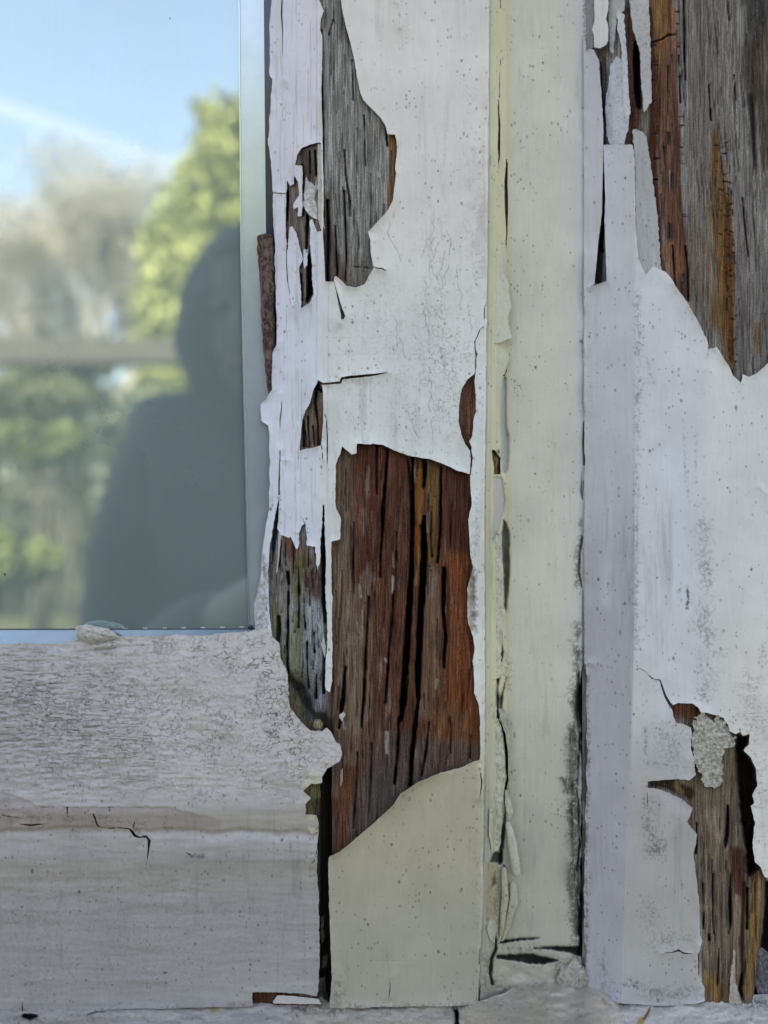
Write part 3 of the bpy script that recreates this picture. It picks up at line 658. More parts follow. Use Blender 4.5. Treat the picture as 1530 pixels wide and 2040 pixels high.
blob('putty_lump', (216,1284), 34, 10, 1.8, -6.2, (.60,.585,.56), PAINT, rail_wood, 9, .3, msk=(.6,.25,.5), rot=-.15)
blob('wood_plug', (634,1444), 9, 11, 1.6, -.9, (.27,.255,.17), WOOD, rail_wood, 6, .15)

# ---- small loose films: outline, height, curl
def flake(name, pts, h0, mat, parent, col, curl=0.0, axis=0, thick=.3, rag=.5, st=1.2, msk=(0, 0, 0), tiltx=0., tilty=0., jig=.15, colfn=None, edge=(.60,.58,.52), roll=None):
    a = [p[0] for p in pts]; b = [p[1] for p in pts]
    g = G(min(a) - 4, max(a) + 4, min(b) - 4, max(b) + 4, st)
    g.keep(pts, rag, 6, int(abs(a[0])) % 50); X, Y = g.X, g.Y
    cx, cy = (min(a) + max(a)) / 2, (min(b) + max(b)) / 2; wx, wy = (max(a) - min(a)) / 2, (max(b) - min(b)) / 2
    u = (X - cx) / wx; v = (Y - cy) / wy
    g.H = h0 + tiltx * u + tilty * v + jig * fbm(X, Y, 14, 20, 3, int(abs(b[0])) % 40)
    if axis == 0: g.H += curl * u * u
    elif axis == 1: g.H += curl * v * v
    elif axis == 2: g.H += curl * np.clip(u, 0, 1) ** 2
    elif axis == 3: g.H += curl * np.clip(v, 0, 1) ** 2
    elif axis == 4: g.H -= curl * np.sqrt(np.clip(1 - u * u, 0, 1)) * -1
    g.C[:] = col; g.M[:] = msk
    if colfn: colfn(g)
    return g.build(name, mat, parent, thick=thick, edge=edge)
LAV = (.70, .70, .77)
flake('paint_flake', [(587,329),(602,330),(603,345),(602,376),(603,410),(601,430),(593,431),(594,412),(585,416),(584,407),(596,389),(594,362),(586,350)], -2.2, PAINT, stile_wood, LAV, .8, 2, msk=(.2,.1,0))
flake('paint_flake', [(609,346),(614,362),(619,363),(627,371),(631,357),(633,372),(633,438),(628,436),(619,431),(612,423),(604,409),(606,383),(609,362)], -1.6, PAINT, stile_wood, (.68,.66,.67), .7, 1, msk=(.3,.35,0), jig=.35)
flake('paint_flake', [(633,286),(639,288),(641,400),(647,455),(640,458),(634,437),(633,360)], -.5, PAINT, stile_wood, (.63,.62,.54), .4, 0, msk=(.2,.15,0))
flake('paint_flake', [(605,496),(613,497),(612,528),(606,535),(604,520)], -1.4, PAINT, stile_wood, LAV, .3, 0)
flake('paint_flake', [(616,440),(622,436),(632,462),(631,474),(620,470)], -1.1, PAINT, stile_wood, LAV, .5, 0)
flake('edge_strip', [(648,1040),(655,1040),(658,1080),(660,1108),(661,1178),(663,1190),(661,1219),(650,1220),(649,1186),(650,1118)], .30, PAINT, stile_wood, (.60,.58,.50), .0, 0, msk=(.9,.15,0), thick=.9)
flake('edge_strip', [(652,1228),(659,1226),(661,1275),(660,1327),(663,1359),(657,1364),(656,1374),(650,1375),(648,1355),(650,1328),(652,1275)], .15, PAINT, stile_wood, (.52,.49,.39), .0, 0, msk=(.7,.35,0), thick=.8)
flake('paint_flake', [(676,1424),(684,1418),(689,1424),(684,1430),(682,1438),(676,1430)], .3, PAINT, stile_wood, (.5,.48,.46), .5, 0)
flake('paint_flake', [(555,1060),(560,1066),(556,1110),(553,1140),(550,1142),(553,1110)], -3.6, PAINT, stile_wood, (.52,.48,.46), .3, 0)
flake('paint_flake', [(640,1285),(644,1262),(647,1278),(649,1288),(647,1310),(643,1298)], .2, PAINT, stile_wood, (.5,.51,.54), .3, 0)
flake('paint_flake', [(678,1535),(683,1530),(682,1560),(678,1568)], .1, WOOD, stile_wood, (.35,.29,.24), .2, 0)
flake('edge_sliver', [(512,1183),(519,1152),(526,1150),(534,1152),(536,1200),(538,1240),(530,1262),(512,1262),(509,1230)], -7.0, PAINT, stile_wood, (.62,.63,.68), .5, 0, msk=(.2,.4,0), jig=.5)
flake('paint_chip', [(610,1625),(620,1622),(631,1625),(635,1640),(634,1655),(622,1662),(613,1650)], 2.0, PAINT, rail_wood, (.50,.485,.37), .5, 3, msk=(0,.25,0))
flake('paint_chip', [(543,1996),(552,1983),(580,1984),(634,1990),(640,2000),(600,2000),(545,1999)], .3, PAINT, rail_wood, (.58,.57,.58), .3, 0)
for pp in ([(640,1828),(646,1822),(645,1850),(648,1866),(642,1880),(639,1860)], [(643,1905),(655,1900),(650,1925),(642,1930)], [(634,1950),(648,1945),(650,1985),(640,2000),(633,1985)], [(636,1985),(652,1975),(655,2000),(648,2012),(640,2005)]):
    flake('paint_chip', pp, -5, PAINT, rail_wood, (.30,.27,.20), 1.5, 0, msk=(0,.5,0), jig=1.2)

# ---- glazing: pane, metal bead, gasket
def quad_box(name, x0, x1, y0, y1, h0, h1, mat, parent, bev=.0):
    vs = []
    for h in (h0, h1):
        for (x, y) in ((x0, y0), (x1, y0), (x1, y1), (x0, y1)):
            k = S * (D - h1 * .001) / D
            vs.append(Vector(((x - 765) * k, -h * .001, ZC + (1020 - y) * k)))
    fs = [(3, 2, 1, 0), (4, 5, 6, 7), (0, 1, 5, 4), (1, 2, 6, 5), (2, 3, 7, 6), (3, 0, 4, 7)]
    me = bpy.data.meshes.new(name); me.from_pydata(vs, [], fs); me.update()
    o = link(name, me, mat, parent)
    import bmesh
    bm = bmesh.new(); bm.from_mesh(me); bmesh.ops.recalc_face_normals(bm, faces=bm.faces); bm.to_mesh(me); bm.free()
    if bev:
        b = o.modifiers.new('bevel', 'BEVEL'); b.width = bev; b.segments = 3
    return o
ALU = simple('pale_metal_bead', (.60, .76, .82), .22, 200, .04, metal=.6)
ALUB = simple('blue_grey_metal_bead', (.20, .31, .40), .22, 200, .08, metal=.9)
RUB = simple('dark_gloss_gasket', (.02, .045, .10), .12, 100, .2, spec=.9)
me = bpy.data.meshes.new('glass_pane')
v0 = P2(-3880, -3600, -9.6); v1 = P2(548, 1300, -9.6)
me.from_pydata([(v0.x, v0.y, v1.z), (v1.x, v0.y, v1.z), (v1.x, v0.y, v0.z), (v0.x, v0.y, v0.z)], [], [(0, 1, 2, 3)])
link('glass_pane', me, GLASS, sash)
# bead narrows downwards as the sash stile leans over it
def strip(name, tab, h0, h1, mat, parent, bev=.0):
    """tab: (y, xleft, xright)"""
    vs = []; fs = []
    for (y, xl, xr) in tab:
        for (x, h) in ((xl, h0), (xl, h1), (xr, h1), (xr, h0)): vs.append(P2(x, y, h))
    for i in range(len(tab) - 1):
        for k in range(4):
            a, b_ = i * 4 + k, i * 4 + (k + 1) % 4; fs.append((a, b_, b_ + 4, a + 4))
    fs.append((0, 1, 2, 3)); e = (len(tab) - 1) * 4; fs.append((e + 3, e + 2, e + 1, e))
    me = bpy.data.meshes.new(name); me.from_pydata(vs, [], fs)
    import bmesh
    bm = bmesh.new(); bm.from_mesh(me); bmesh.ops.recalc_face_normals(bm, faces=bm.faces); bm.to_mesh(me); bm.free()
    o = link(name, me, mat, parent)
    if bev: b = o.modifiers.new('bevel', 'BEVEL'); b.width = bev; b.segments = 3; b.limit_method = 'ANGLE'
    return o
bead = strip('glazing_bead', [(-3500, 470, 523), (0, 478, 526), (500, 481.5, 530), (800, 487.5, 536), (1252, 497, 545)], -9.4, -9.0, ALU, sash, .00012)
strip('bead_lip', [(-3500, 465, 469), (0, 475.2, 477.6), (500, 479, 481.2), (800, 485, 487.2), (1252, 494.6, 496.8)], -9.3, -8.75, simple('bright_lip', (.75, .88, .86), .25, 100, .05, metal=.8), bead)
strip('gasket', [(-3500, 524, 548), (0, 526.4, 550), (500, 530.4, 553), (800, 536.4, 556), (1252, 545.4, 560)], -9.5, -9.2, RUB, sash)
# tilted bottom bead
vs = [P2(-3880, 1260, -9.3), P2(508, 1252, -9.3), P2(508, 1254.5, -8.9), P2(-3880, 1262.5, -8.9), P2(508, 1290, -7.2), P2(-3880, 1300, -7.2)]
me = bpy.data.meshes.new('glazing_bead'); me.from_pydata(vs, [], [(3, 2, 1, 0), (5, 4, 2, 3)]); bb = link('glazing_bead', me, ALUB, sash)
me = bpy.data.meshes.new('perforation'); vs = []; fs = []
for i in range(60):
    x = 482 - i * 38.6; y = 1249.2 + (482 - x) * .0125; k = len(vs)
    for (dx, dy) in ((-4.5, -1), (4.5, -1), (4.5, 1), (-4.5, 1)): vs.append(P2(x + dx, y + dy, -9.5))
    fs.append((k + 3, k + 2, k + 1, k))
me.from_pydata(vs, [], fs); link('perforation', me, simple('perforation_metal', (.7, .78, .78), .4, 100, .1, metal=.3), bb)
blob('corner_seal', (499,1249), 5.5, 4.5, .6, -9.0, (.02,.04,.06), simple('corner_seal_rubber', (.015,.03,.05), .4), sash, 4)

# rusty brown roll of old sealant wedged beside the stile
tube_pts = [(529,468,16,-7.2),(530,520,15.5,-7.2),(533,600,14.5,-7.3),(536,680,12.5,-7.5),(538,740,9,-7.7),(540,793,5,-7.9)]
def roll(name, pts, mat, parent=None, seed=2, amp=.08, hs=1.0, cap=True, nrow=70, nu=28):
    """a lumpy rod following points (px, py, radius px, h mm)"""
    pts = np.array(pts, float); t = np.linspace(0, 1, len(pts)); tt = np.linspace(0, 1, nrow)
    X, Y, RR, HH = [np.interp(tt, t, pts[:, k]) for k in range(4)]
    vs = []; fs = []
    for j in range(nrow):
        for i in range(nu):
            a = 2 * math.pi * i / nu
            n_ = 1 + amp * float(vn(np.array(math.cos(a) * 2 + 9), np.array(Y[j] / 14 + math.sin(a) * 2), seed) * 2 - 1) * 1.6 + amp * float(vn(np.array(math.cos(a) * 7 + 9), np.array(Y[j] / 4.5), seed + 2) * 2 - 1)
            vs.append(P2(X[j] + math.cos(a) * RR[j] * n_, Y[j] + (3 * math.cos(a * 2) if j in (0, 1) else 0), HH[j] + math.sin(a) * RR[j] * .15 * hs * n_))
    for j in range(nrow - 1):
        for i in range(nu):
            i2 = (i + 1) % nu; fs.append((j * nu + i, j * nu + i2, (j + 1) * nu + i2, (j + 1) * nu + i))
    if cap: fs.append(tuple(range(nu))); fs.append(tuple(range(nu * nrow - 1, nu * nrow - nu - 1, -1)))
    me = bpy.data.meshes.new(name); me.from_pydata(vs, [], fs)
    import bmesh
    bm = bmesh.new(); bm.from_mesh(me); bmesh.ops.recalc_face_normals(bm, faces=bm.faces); bm.to_mesh(me); bm.free()
    o = link(name, me, mat, parent, True)
    for nm, v in (('col', ROLLCOL), ('msk', (0, .2, 0))):
        at = me.color_attributes.new(nm, 'FLOAT_COLOR', 'POINT'); at.data.foreach_set('color', list((*v, 1)) * len(vs))
    return o
ROLLCOL = (.3, .2, .17)
def rust_mat():
    m, n, b = newmat('crumbling_brown_sealant'); o = coords(n, 1, 1, .7)
    a = noise(n, o, 900, 5, .7); c = noise(n, coords(n, 1, 1, .4), 260, 4, .6)
    f = ramp(n, math_(n, 'ADD', math_(n, 'MULTIPLY', a, .6), math_(n, 'MULTIPLY', c, .5)), .48, .62)
    n.links.new(mixc(n, f, (.055, .028, .024, 1), (.205, .135, .118, 1)), b.inputs['Base Color']); b.inputs['Roughness'].default_value = .9
    bp = N(n, 'Bump'); bp.inputs['Distance'].default_value = .0009; n.links.new(a, bp.inputs['Height']); n.links.new(bp.outputs[0], b.inputs['Normal'])
    return m
tag(roll('sealant_roll', tube_pts, rust_mat(), None, 5, .10), 'rusty brown crumbling roll of old sealant wedged between glass and flaking white stile', 'sealant strip')

# ================================================================== FRAME: channel, casing, sill
frame = thing('window_frame', P2(1250, 2040, 5), 'flaking white and cream wooden window frame, bare weathered wood showing on its right post', 'window frame')
g = G(955, 1182, -3900, 2000); X, Y = g.X, g.Y
def chan_base(X, Y):
    ar = interp(Y, ARRIS)
    return -1.6 - 4.1 * sm01(X, ar + 3, 1010) - .25 * np.exp(-((X - ar - 8) / 2.2) ** 2) + fbm(X, Y, 22, 500, 3, 81) * .16
g.H = chan_base(X, Y)
g.H -= 3 * sm01(X, 1164, 1168) * sm01(Y, 1290, 1340)
g.hole([(980,896),(985,896),(997,913),(997,945),(984,945),(984,929),(981,913)], .6, 6)
for c in ([(995,150,.3),(995,175,.6),(993,215,1.2),(995,250,1.9),(994,290,2.3),(994.5,314,1.5),(992,331,.4)], [(1008,312,.4),(1010,327,1.8),(1008,361,3.2),(1008.6,400,3.4),(1009,420,3),(1009.5,446,1.8),(1010,465,1.2),(1008,485,1.1),(1008.6,494,.9),(1004,498,.5)], [(996,-5,1.1),(997,16,.8)], [(999,100,.3),(996,136,.7),(995,150,.3)], [(1022,64,.3),(1016,105,.5)], [(978,240,.3),(978,300,.8),(977,330,.3)],
          [(1007,728,.6),(1009,740,1),(1004,749,1.2),(999,747,.5)]):
    g.crack(c, .4)
g.crack([(993,1433,1),(1000,1446,1.6),(1005,1465,2.6),(1009,1496,3.2),(1010,1530,2.8),(1012,1548,2.6),(1007,1570,2.4),(1005,1586,1.2)], .6)
g.C[:] = (.635, .625, .54)
t = sm01(X, 1040, 1000)[..., None]; g.C = g.C * (1 - t) + np.array([.64, .60, .41]) * t
t = sm01(X, 1110, 1160)[..., None]; g.C = g.C * (1 - t) + np.array([.60, .605, .60]) * t
t = sm01(X, 985, 976)[..., None]; g.C = g.C * (1 - t) + np.array([.60, .575, .42]) * t
t = (sm01(X, 1012, 1000) * sm01(Y, 880, 800) * sm01(Y, 690, 750))[..., None]; g.C = g.C * (1 - t) + np.array([.62, .60, .46]) * t
t = (sm01(Y, 1300, 1700) * .75)[..., None]; g.C = g.C * (1 - t) + np.array([.40, .395, .335]) * t  # channel darkens downwards: the fading light painted into its colour
# grey under-coat showing in the long opening beside the bead
g1p = [(1004,749),(1008,754),(1008,798),(1009,845),(1014,877),(1014,903),(1012,934),(1006,945),(1001,942),(999,929),(996,911),(1000,882),(997,851),(997,788),(1001,759)]
def sink(g, pts, dep, col, soft=1.6, ca=1.0, wob=1.0):
    sl_, d = g.sd(pts, 20); 
    if d.size == 0: return
    d = d + wob * fbm(g.X[sl_], g.Y[sl_], 7, 10, 2, 9); a = np.clip(.5 - d / (2 * soft), 0, 1); g.H[sl_] -= dep * a
    if col is not None: g.C[sl_] = g.C[sl_] * (1 - a[..., None] * ca) + np.array(col) * a[..., None] * ca
sink(g, g1p, .9, (.44,.46,.44))
sink(g, [(982,950),(998,950),(1001,955),(1004,984),(1006,994),(1001,1028),(993,1054),(983,1083),(979,1086),(980,1060),(985,1020),(984,981),(987,971),(983,963)], .7, (.47,.48,.44))
sink(g, [(1003,1036),(1009,1044),(1015,1065),(1015,1086),(1014,1090),(1015,1134),(1012,1170),(1008,1220),(1005,1210),(1003,1170),(1004,1144),(1000,1113),(999,1066)], 1.6, (.17,.17,.13))
for c in ([(1000,1215,.6),(997,1260,1.2),(1000,1300,1.6),(993,1345,2),(990,1380,2.4),(991,1430,2)], [(1003,1345,1.5),(1008,1350,1),(1001,1380,2),(997,1412,1.5)], [(1008,1590,1.6),(1004,1640,2.4),(998,1690,3.5),(996,1720,2)], [(1004,1725,1.8),(1004,1780,2),(1000,1805,1)], [(985,1860,2),(988,1890,3.5),(978,1910,3),(976,1940,4),(980,1960,3)]): g.groove(c, 1.8, 1.4, 2.5, 15, dark=(.05,.048,.035))
sink(g, [(983,1697),(1001,1697),(1001,1718),(975,1718)], 1.6, (.05,.055,.05), 2)
sink(g, [(969,1720),(992,1720),(996,1760),(990,1820),(984,1835),(966,1835),(965,1780)], .5, (.42,.36,.25), 3)
sink(g, [(980,1750),(986,1740),(988,1762),(980,1768)], .8, (.16,.11,.06), 3)
g.groove([(950,700+50,0.1),(951,701+50,.1)], 0)
for c in ([(992,1876,3),(1015,1874,2.2),(1035,1871,1.4),(1075,1869,.8)], [(1065,1889,.8),(1090,1888,2),(1115,1890,4),(1140,1892,6),(1166,1896,10)], [(992,1906,3),(1015,1907,5),(1040,1908,7),(1060,1910,9),(1080,1913,7),(1110,1913,1.5)]):
    g.groove(c, 3.4, 1.6, 1.6, dark=(.02,.02,.018))
g.groove([(1163,842,.5),(1163,880,1.6),(1164,925,1.2)], 2, 1.2, .6, dark=(.03,.03,.035)); g.groove([(1160,940,.5),(1158,980,1.2),(1161,995,1),(1163,960,.4)], .8, 1, .6, dark=(.12,.12,.13))
g.groove([(1160,1070,.8),(1156,1100,1.6),(1153,1140,1.6),(1160,1170,1)], 1.5, 1.5, 2, dark=(.06,.06,.07)); g.groove([(1162,1170,1),(1163,1320,1)], .6, 1.5, 1, dark=(.20,.20,.22))
g.groove([(1154,1330,.8),(1151,1400,2.5),(1155,1470,3),(1150,1540,3),(1149,1620,2.4),(1153,1700,3),(1150,1790,3),(1156,1860,4)], 2.2, 2.6, 6, 12, dark=(.05,.05,.05))
g.groove([(1163,1322,1.5),(1162,1345,5),(1160,1400,5),(1161,1460,4),(1165,1500,4),(1164,1550,3),(1160,1600,2.4),(1161,1680,2),(1160,1730,4),(1163,1800,5),(1160,1850,6),(1165,1900,9),(1166,1930,5)], 5, 2, 4.5, dark=(.012,.012,.014))
sc_m = [(1152,1250,2),(1146,1400,9),(1143,1500,11),(1142,1600,9),(1142,1700,8),(1146,1800,8),(1150,1900,10)]
g.mask(1, sc_m, 1.0, 14, 14, sc_=22); g.mask(1, [(1157,1040,2),(1152,1100,4),(1150,1170,4)], .75, 8, 8, sc_=16)
g.mask(1, [(1128,1540,3),(1132,1640,4),(1130,1720,4)], .5, 10, 10, sc_=14); g.mask(1, [(1160,700,2),(1160,830,2)], .35, 6, 5)
g.mask(1, [(994,1380,4),(990,1430,5),(1008,1590,5)], .8, 8, 7, sc_=14); g.mask(1, [(1006,1060,4),(1008,1160,5)], .75, 6, 5, sc_=12)
g.mask(1, [(985,1720,8),(990,1850,10),(978,1960,10)], .5, 12, 12, sc_=16); g.mask(1, [(1000,1880,10),(1150,1930,20)], .5, 20, 16, sc_=20)
g.mask(1, [(1163,-10,3),(1166,90,3)], .8, 7, 5); g.mask(1, [(1010,1300,2),(1012,1340,6),(1016,1380,5)], .5, 10, 8, sc_=12)
g.H += np.where((X > 1125) & (Y > 1300), fbm(X, Y, 7, 26, 3, 82) * .45 * sm01(X, 1128, 1150), 0)
g.H += sm01(Y, 1880, 1990) * 1.2 * fbm(X, Y, 30, 22, 3, 83)
g.mask(2, [(1140,200,10),(1140,1700,10)], .0)
jamb = g.build('jamb_channel', PAINT, frame, thick=1.2, edge=(.25,.22,.17))
# dark wood behind the jamb paint (seen through its cracks)
g = G(955, 1184, -3900, 2000, 3.0); X, Y = g.X, g.Y
g.H = chan_base(X, Y) - 5 + 3.7 * np.exp(-((X - 990) / 14) ** 2 - ((Y - 920) / 50) ** 2) + 3.4 * np.exp(-((X - 1008) / 14) ** 2) * (Y < 560); g.C[:] = (.10,.085,.07); g.streak([(988,880,14),(990,950,14)], (.24,.17,.09), 1, 5)
g.streak([(1008,320,8),(1009,500,6)], (.17,.155,.14), 1, 3)
g.build('jamb_wood', WOOD, frame, thick=0)
CREAM = (.665, .645, .50)
def bandcol(g): g.C[:] = CREAM; 
flake('lifted_paint', [(977,500),(996,480),(1003,527),(1003,540),(1007,553),(1014,565),(1013,580),(1016,596),(1019,611),(1012,627),(1013,648),(1020,672),(994,683),(983,684),(977,655)], -3.3, PAINT, jamb, (.66,.66,.535), .0, 0, thick=.35, tiltx=-.45, tilty=.5, jig=.1, rag=.4, msk=(.1,0,0))
flake('lifted_paint', [(976,686),(994,690),(1016,705),(1012,722),(1006,735),(998,760),(996,800),(996,850),(999,880),(995,905),(986,893),(979,893),(977,800)], -3.7, PAINT, jamb, (.60,.585,.44), .3, 0, thick=.3, tiltx=-.7, rag=.5, msk=(.1,0,0))
flake('lifted_paint', [(976,900),(980,905),(983,945),(981,975),(984,1000),(980,1050),(978,1086),(975,1084)], -3.2, PAINT, jamb, (.62,.61,.48), .2, 0, thick=.3, tiltx=-.3, rag=.6)
flake('lifted_paint', [(975,1088),(982,1085),(993,1056),(999,1066),(1000,1100),(1003,1150),(1004,1200),(1003,1240),(998,1300),(1000,1350),(988,1352),(990,1420),(985,1440),(972,1440)], -3.5, PAINT, jamb, (.60,.60,.48), .3, 0, thick=.4, tiltx=-.7, rag=1.4, msk=(.2,.25,0), jig=.4)
flake('lifted_paint', [(970,1438),(990,1430),(996,1450),(1002,1480),(1006,1530),(1006,1570),(1000,1600),(999,1660),(996,1690),(984,1700),(972,1697)], -3.4, PAINT, jamb, (.585,.575,.45), .5, 0, thick=.45, tiltx=-.7, rag=1.6, msk=(.1,.3,0), jig=.7)
flake('lifted_paint', [(993,1412),(1004,1412),(1010,1425),(1016,1445),(1015,1500),(1016,1545),(1013,1552),(1012,1500),(1007,1462),(999,1440)], -4.5, PAINT, jamb, (.52,.51,.42), .4, 0, thick=.35, rag=.8, msk=(0,.3,0), jig=.4)
flake('paint_sliver', [(975,1610),(983,1608),(988,1640),(984,1690),(980,1697),(974,1660)], -1.9, PAINT, jamb, (.57,.55,.42), .7, 0, thick=.3)
ROLLCOL = (.55, .54, .45)
roll('curled_sliver', [(1012,1640,5,-4.0),(1018,1665,8,-3.6),(1025,1710,9,-3.4),(1030,1744,8,-3.6)], PAINT, jamb, 3, .06, .5)
roll('curled_sliver', [(1008,1576,2.5,-4.4),(1012,1600,6,-4.0),(1016,1620,6,-4.0),(1012,1634,3,-4.6)], PAINT, jamb, 8, .1, .4)
ROLLCOL = (.50, .48, .37)
roll('curled_sliver', [(1004,1730,5,-4.2),(1006,1790,7,-4.0),(1000,1850,5,-4.2),(992,1880,3,-4.6)], PAINT, jamb, 12, .1, .4)
roll('curled_sliver', [(1022,1760,6,-4.8),(1022,1800,9,-4.6),(1010,1850,5,-4.8),(1000,1875,3,-5)], PAINT, jamb, 14, .1, .3)
flake('paint_sliver', [(975,1832),(986,1832),(989,1850),(985,1880),(976,1872),(970,1850)], -2.0, PAINT, jamb, (.55,.54,.44), .6, 0, thick=.3, msk=(0,.2,0))
flake('paint_sliver', [(962,1900),(970,1895),(976,1915),(970,1950),(966,1990),(956,1995),(960,1940)], -1.9, PAINT, jamb, (.50,.485,.39), .5, 0, thick=.4, msk=(0,.4,0), jig=.6)
for pp in ([(1131,1550),(1140,1548),(1136,1570),(1128,1562)], [(1138,1460),(1148,1458),(1150,1520),(1146,1560),(1139,1550),(1136,1500)], [(1140,1600),(1150,1590),(1153,1680),(1148,1720),(1142,1690)], [(1134,1720),(1142,1715),(1146,1770),(1142,1810),(1135,1780)], [(1118,1546),(1124,1552),(1134,1580),(1130,1582)]):
    flake('paint_sliver', pp, -4.6, PAINT, jamb, (.40,.40,.37), .5, 0, thick=.5, rag=1.5, msk=(0,.75,0), jig=.8)

# ---- casing / right-hand post
def cas_ar(Y): return interp(Y, [(-4000,1264),(0,1262),(500,1266),(1000,1266),(1300,1264),(1560,1255),(1800,1247),(2000,1240),(2100,1238)])
def cas_base(X, Y):
    a = cas_ar(Y); t = np.clip((X - 1160) / (a - 1160), 0, 1.2)
    h = -5.6 + 6.6 * t - 1.32 * sm01(X, a - 2, a + 30) * 1.0
    return np.where(X > a + 1, 1.0 + .1 * np.exp(-(X - a) / 8), np.minimum(h, 1.1))
R1 = [(1184,-4100),(1184,100),(1193,120),(1198,183),(1202,248),(1202,288),(1260,288),(1264,314),(1266,450),(1272,517),(1287,548),(1293,540),(1300,531),(1311,535),(1323,540),(1333,549),(1348,572),(1368,600),(1386,632),(1402,663),(1410,682),(1412,695),(1420,694),(1428,691),(1436,705),(1446,720),(1452,729),(1461,749),(1476,762),(1479,754),(1480,746),(1493,751),(1509,743),(1530,723),(1600,650),(1600,-4100)]
GP = [(1202,284),(1206,400),(1204,438),(1208,543),(1208,560),(1197,564),(1185,569),(1172,572),(1184,566),(1189,517),(1191,491),(1199,425),(1200,380)]
R2 = [(1339,1410),(1345,1403),(1352,1400),(1381,1402),(1391,1410),(1397,1419),(1412,1421),(1441,1429),(1450,1444),(1453,1457),(1467,1463),(1474,1458),(1473,1450),(1480,1466),(1493,1462),(1492,1483),(1481,1495),(1496,1509),(1505,1530),(1509,1564),(1499,1582),(1502,1600),(1495,1606),(1504,1637),(1499,1679),(1504,1718),(1515,1726),(1522,1747),(1530,1752),(1620,1760),(1620,2000),(1403,1998),(1404,1969),(1391,1941),(1391,1901),(1399,1875),(1394,1862),(1393,1797),(1387,1750),(1382,1700),(1386,1681),(1389,1663),(1369,1637),(1381,1611),(1355,1590),(1318,1574),(1291,1569),(1289,1556),(1329,1554),(1352,1552),(1373,1555),(1387,1543),(1382,1517),(1377,1491),(1377,1449),(1360,1442),(1346,1441),(1342,1425)]
g = G(1160, 2300, -3900, 2016); X, Y = g.X, g.Y
g.H = cas_base(X, Y) - .8
gr = fbm(X, Y, 3.4, 110, 4, 91); g2 = fbm(X + (Y - 300) * -.03, Y, 15, 240, 4, 92)
g.H -= np.clip(gr, 0, 1) * .35 + np.clip(g2, 0, 1) * .6
Xs = X - np.where(Y < 800, (Y - 0) * .06, 0)
chk = fbm(Xs, Y, 6.0, 150, 3, 93); cm = np.clip((chk - .40) / .12, 0, 1) * .5; g.H -= cm * .8
g.C[:] = (.225, .208, .197); g.C *= (1 + .30 * g2 + .28 * gr)[..., None]; g.C *= (1 - .5 * cm)[..., None]
# upper right post
g.streak([(1400,-10,26),(1410,200,28),(1405,400,24),(1400,600,20)], (.20,.165,.15), .55, 18, 16)
g.streak([(1385,420,10),(1395,560,18),(1410,640,16)], (.20,.155,.13), .8, 12, 10)
g.streak([(1480,380,16),(1480,560,22),(1485,700,24)], (.19,.17,.165), .8, 14, 10)
g.streak([(1318,-10,24),(1324,100,21),(1328,250,22),(1337,400,22),(1350,500,20),(1362,590,12)], (.165,.078,.052), 1, 5, 5)
g.streak([(1312,-10,13),(1318,60,11),(1316,120,6)], (.27,.135,.06), .95, 8, 6)
g.streak([(1294,20,5),(1300,120,8),(1305,230,12),(1300,300,9),(1308,400,7),(1315,500,5),(1322,540,4)], (.085,.030,.018), 1, 4, 4)
g.streak([(1345,100,4),(1347,250,5),(1351,330,5),(1356,420,5),(1364,520,5),(1370,590,4)], (.12,.05,.032), .9, 4, 3)
g.streak([(1342,20,5),(1345,90,5)], (.25,.12,.07), .9, 4, 3)
g.streak([(1334,500,16),(1346,540,14)], (.24,.11,.066), .9, 6, 4)
for (x, y, r) in ((1331,276,10),(1323,300,6),(1337,362,13),(1334,460,13),(1361,556,9),(1358,572,8)):
    g.streak([(x, y - r * .7, r * .7), (x + 1, y + r * .7, r * .7)], (.085,.062,.056), .9, 4, 3, sx=6, sy=8); g.groove([(x, y - r, 1), (x, y + r, 1)], 1, 2, 2)
g.streak([(1334,340,.5),(1335,385,.5)], (.5,.45,.42), .9, 1, .5)
g.streak([(1425,262,6),(1428,330,14),(1436,420,18),(1440,520,20),(1444,620,20),(1452,700,14),(1458,740,6)], (.20,.108,.05), 1, 7, 7)
g.streak([(1414,400,5),(1413,520,5),(1416,640,5)], (.22,.13,.065), .7, 6, 4)
g.streak([(1450,400,6),(1450,500,8),(1454,620,8),(1458,720,6)], (.13,.052,.02), .9, 5, 4)
g.streak([(1508,650,8),(1512,700,8)], (.20,.11,.06), .8, 6, 5)
g.streak([(1505,-10,24),(1508,100,22),(1500,200,14)], (.055,.052,.05), .92, 12, 8)
g.streak([(1495,100,20),(1490,170,14)], (.08,.06,.048), .9, 10, 8)
g.streak([(1526,60,12),(1524,200,14),(1528,330,12)], (.13,.095,.07), .9, 8, 6)
g.streak([(1495,190,6),(1500,260,6),(1503,320,4),(1500,350,1)], (.03,.03,.032), 1, 3, 2)
g.streak([(1478,20,6),(1480,60,5)], (.33,.31,.29), .6, 8)
for c in ([(1362,-5,1),(1363,60,1.2),(1363,110,1.6),(1366,160,.7)], [(1300,85,.6),(1320,78,1),(1330,70,1),(1345,69,.6)], [(1352,110,.6),(1355,205,.8)], [(1412,170,.5),(1416,240,1)], [(1330,130,.4),(1331,230,.6)], [(1462,150,.5),(1466,200,.5)], [(1479,395,.6),(1483,440,.8),(1490,510,1)], [(1340,490,1.2),(1344,560,1),(1346,570,.6)], [(1365,490,1.5),(1370,540,1.4),(1371,600,1)], [(1448,-10,.5),(1452,40,.5)], [(1284,460,.5),(1283,520,.8)], [(1281,290,.5),(1282,340,.6)]):
    g.groove(c, 1.8, 1.1, 1, dark=(.02,.016,.014))
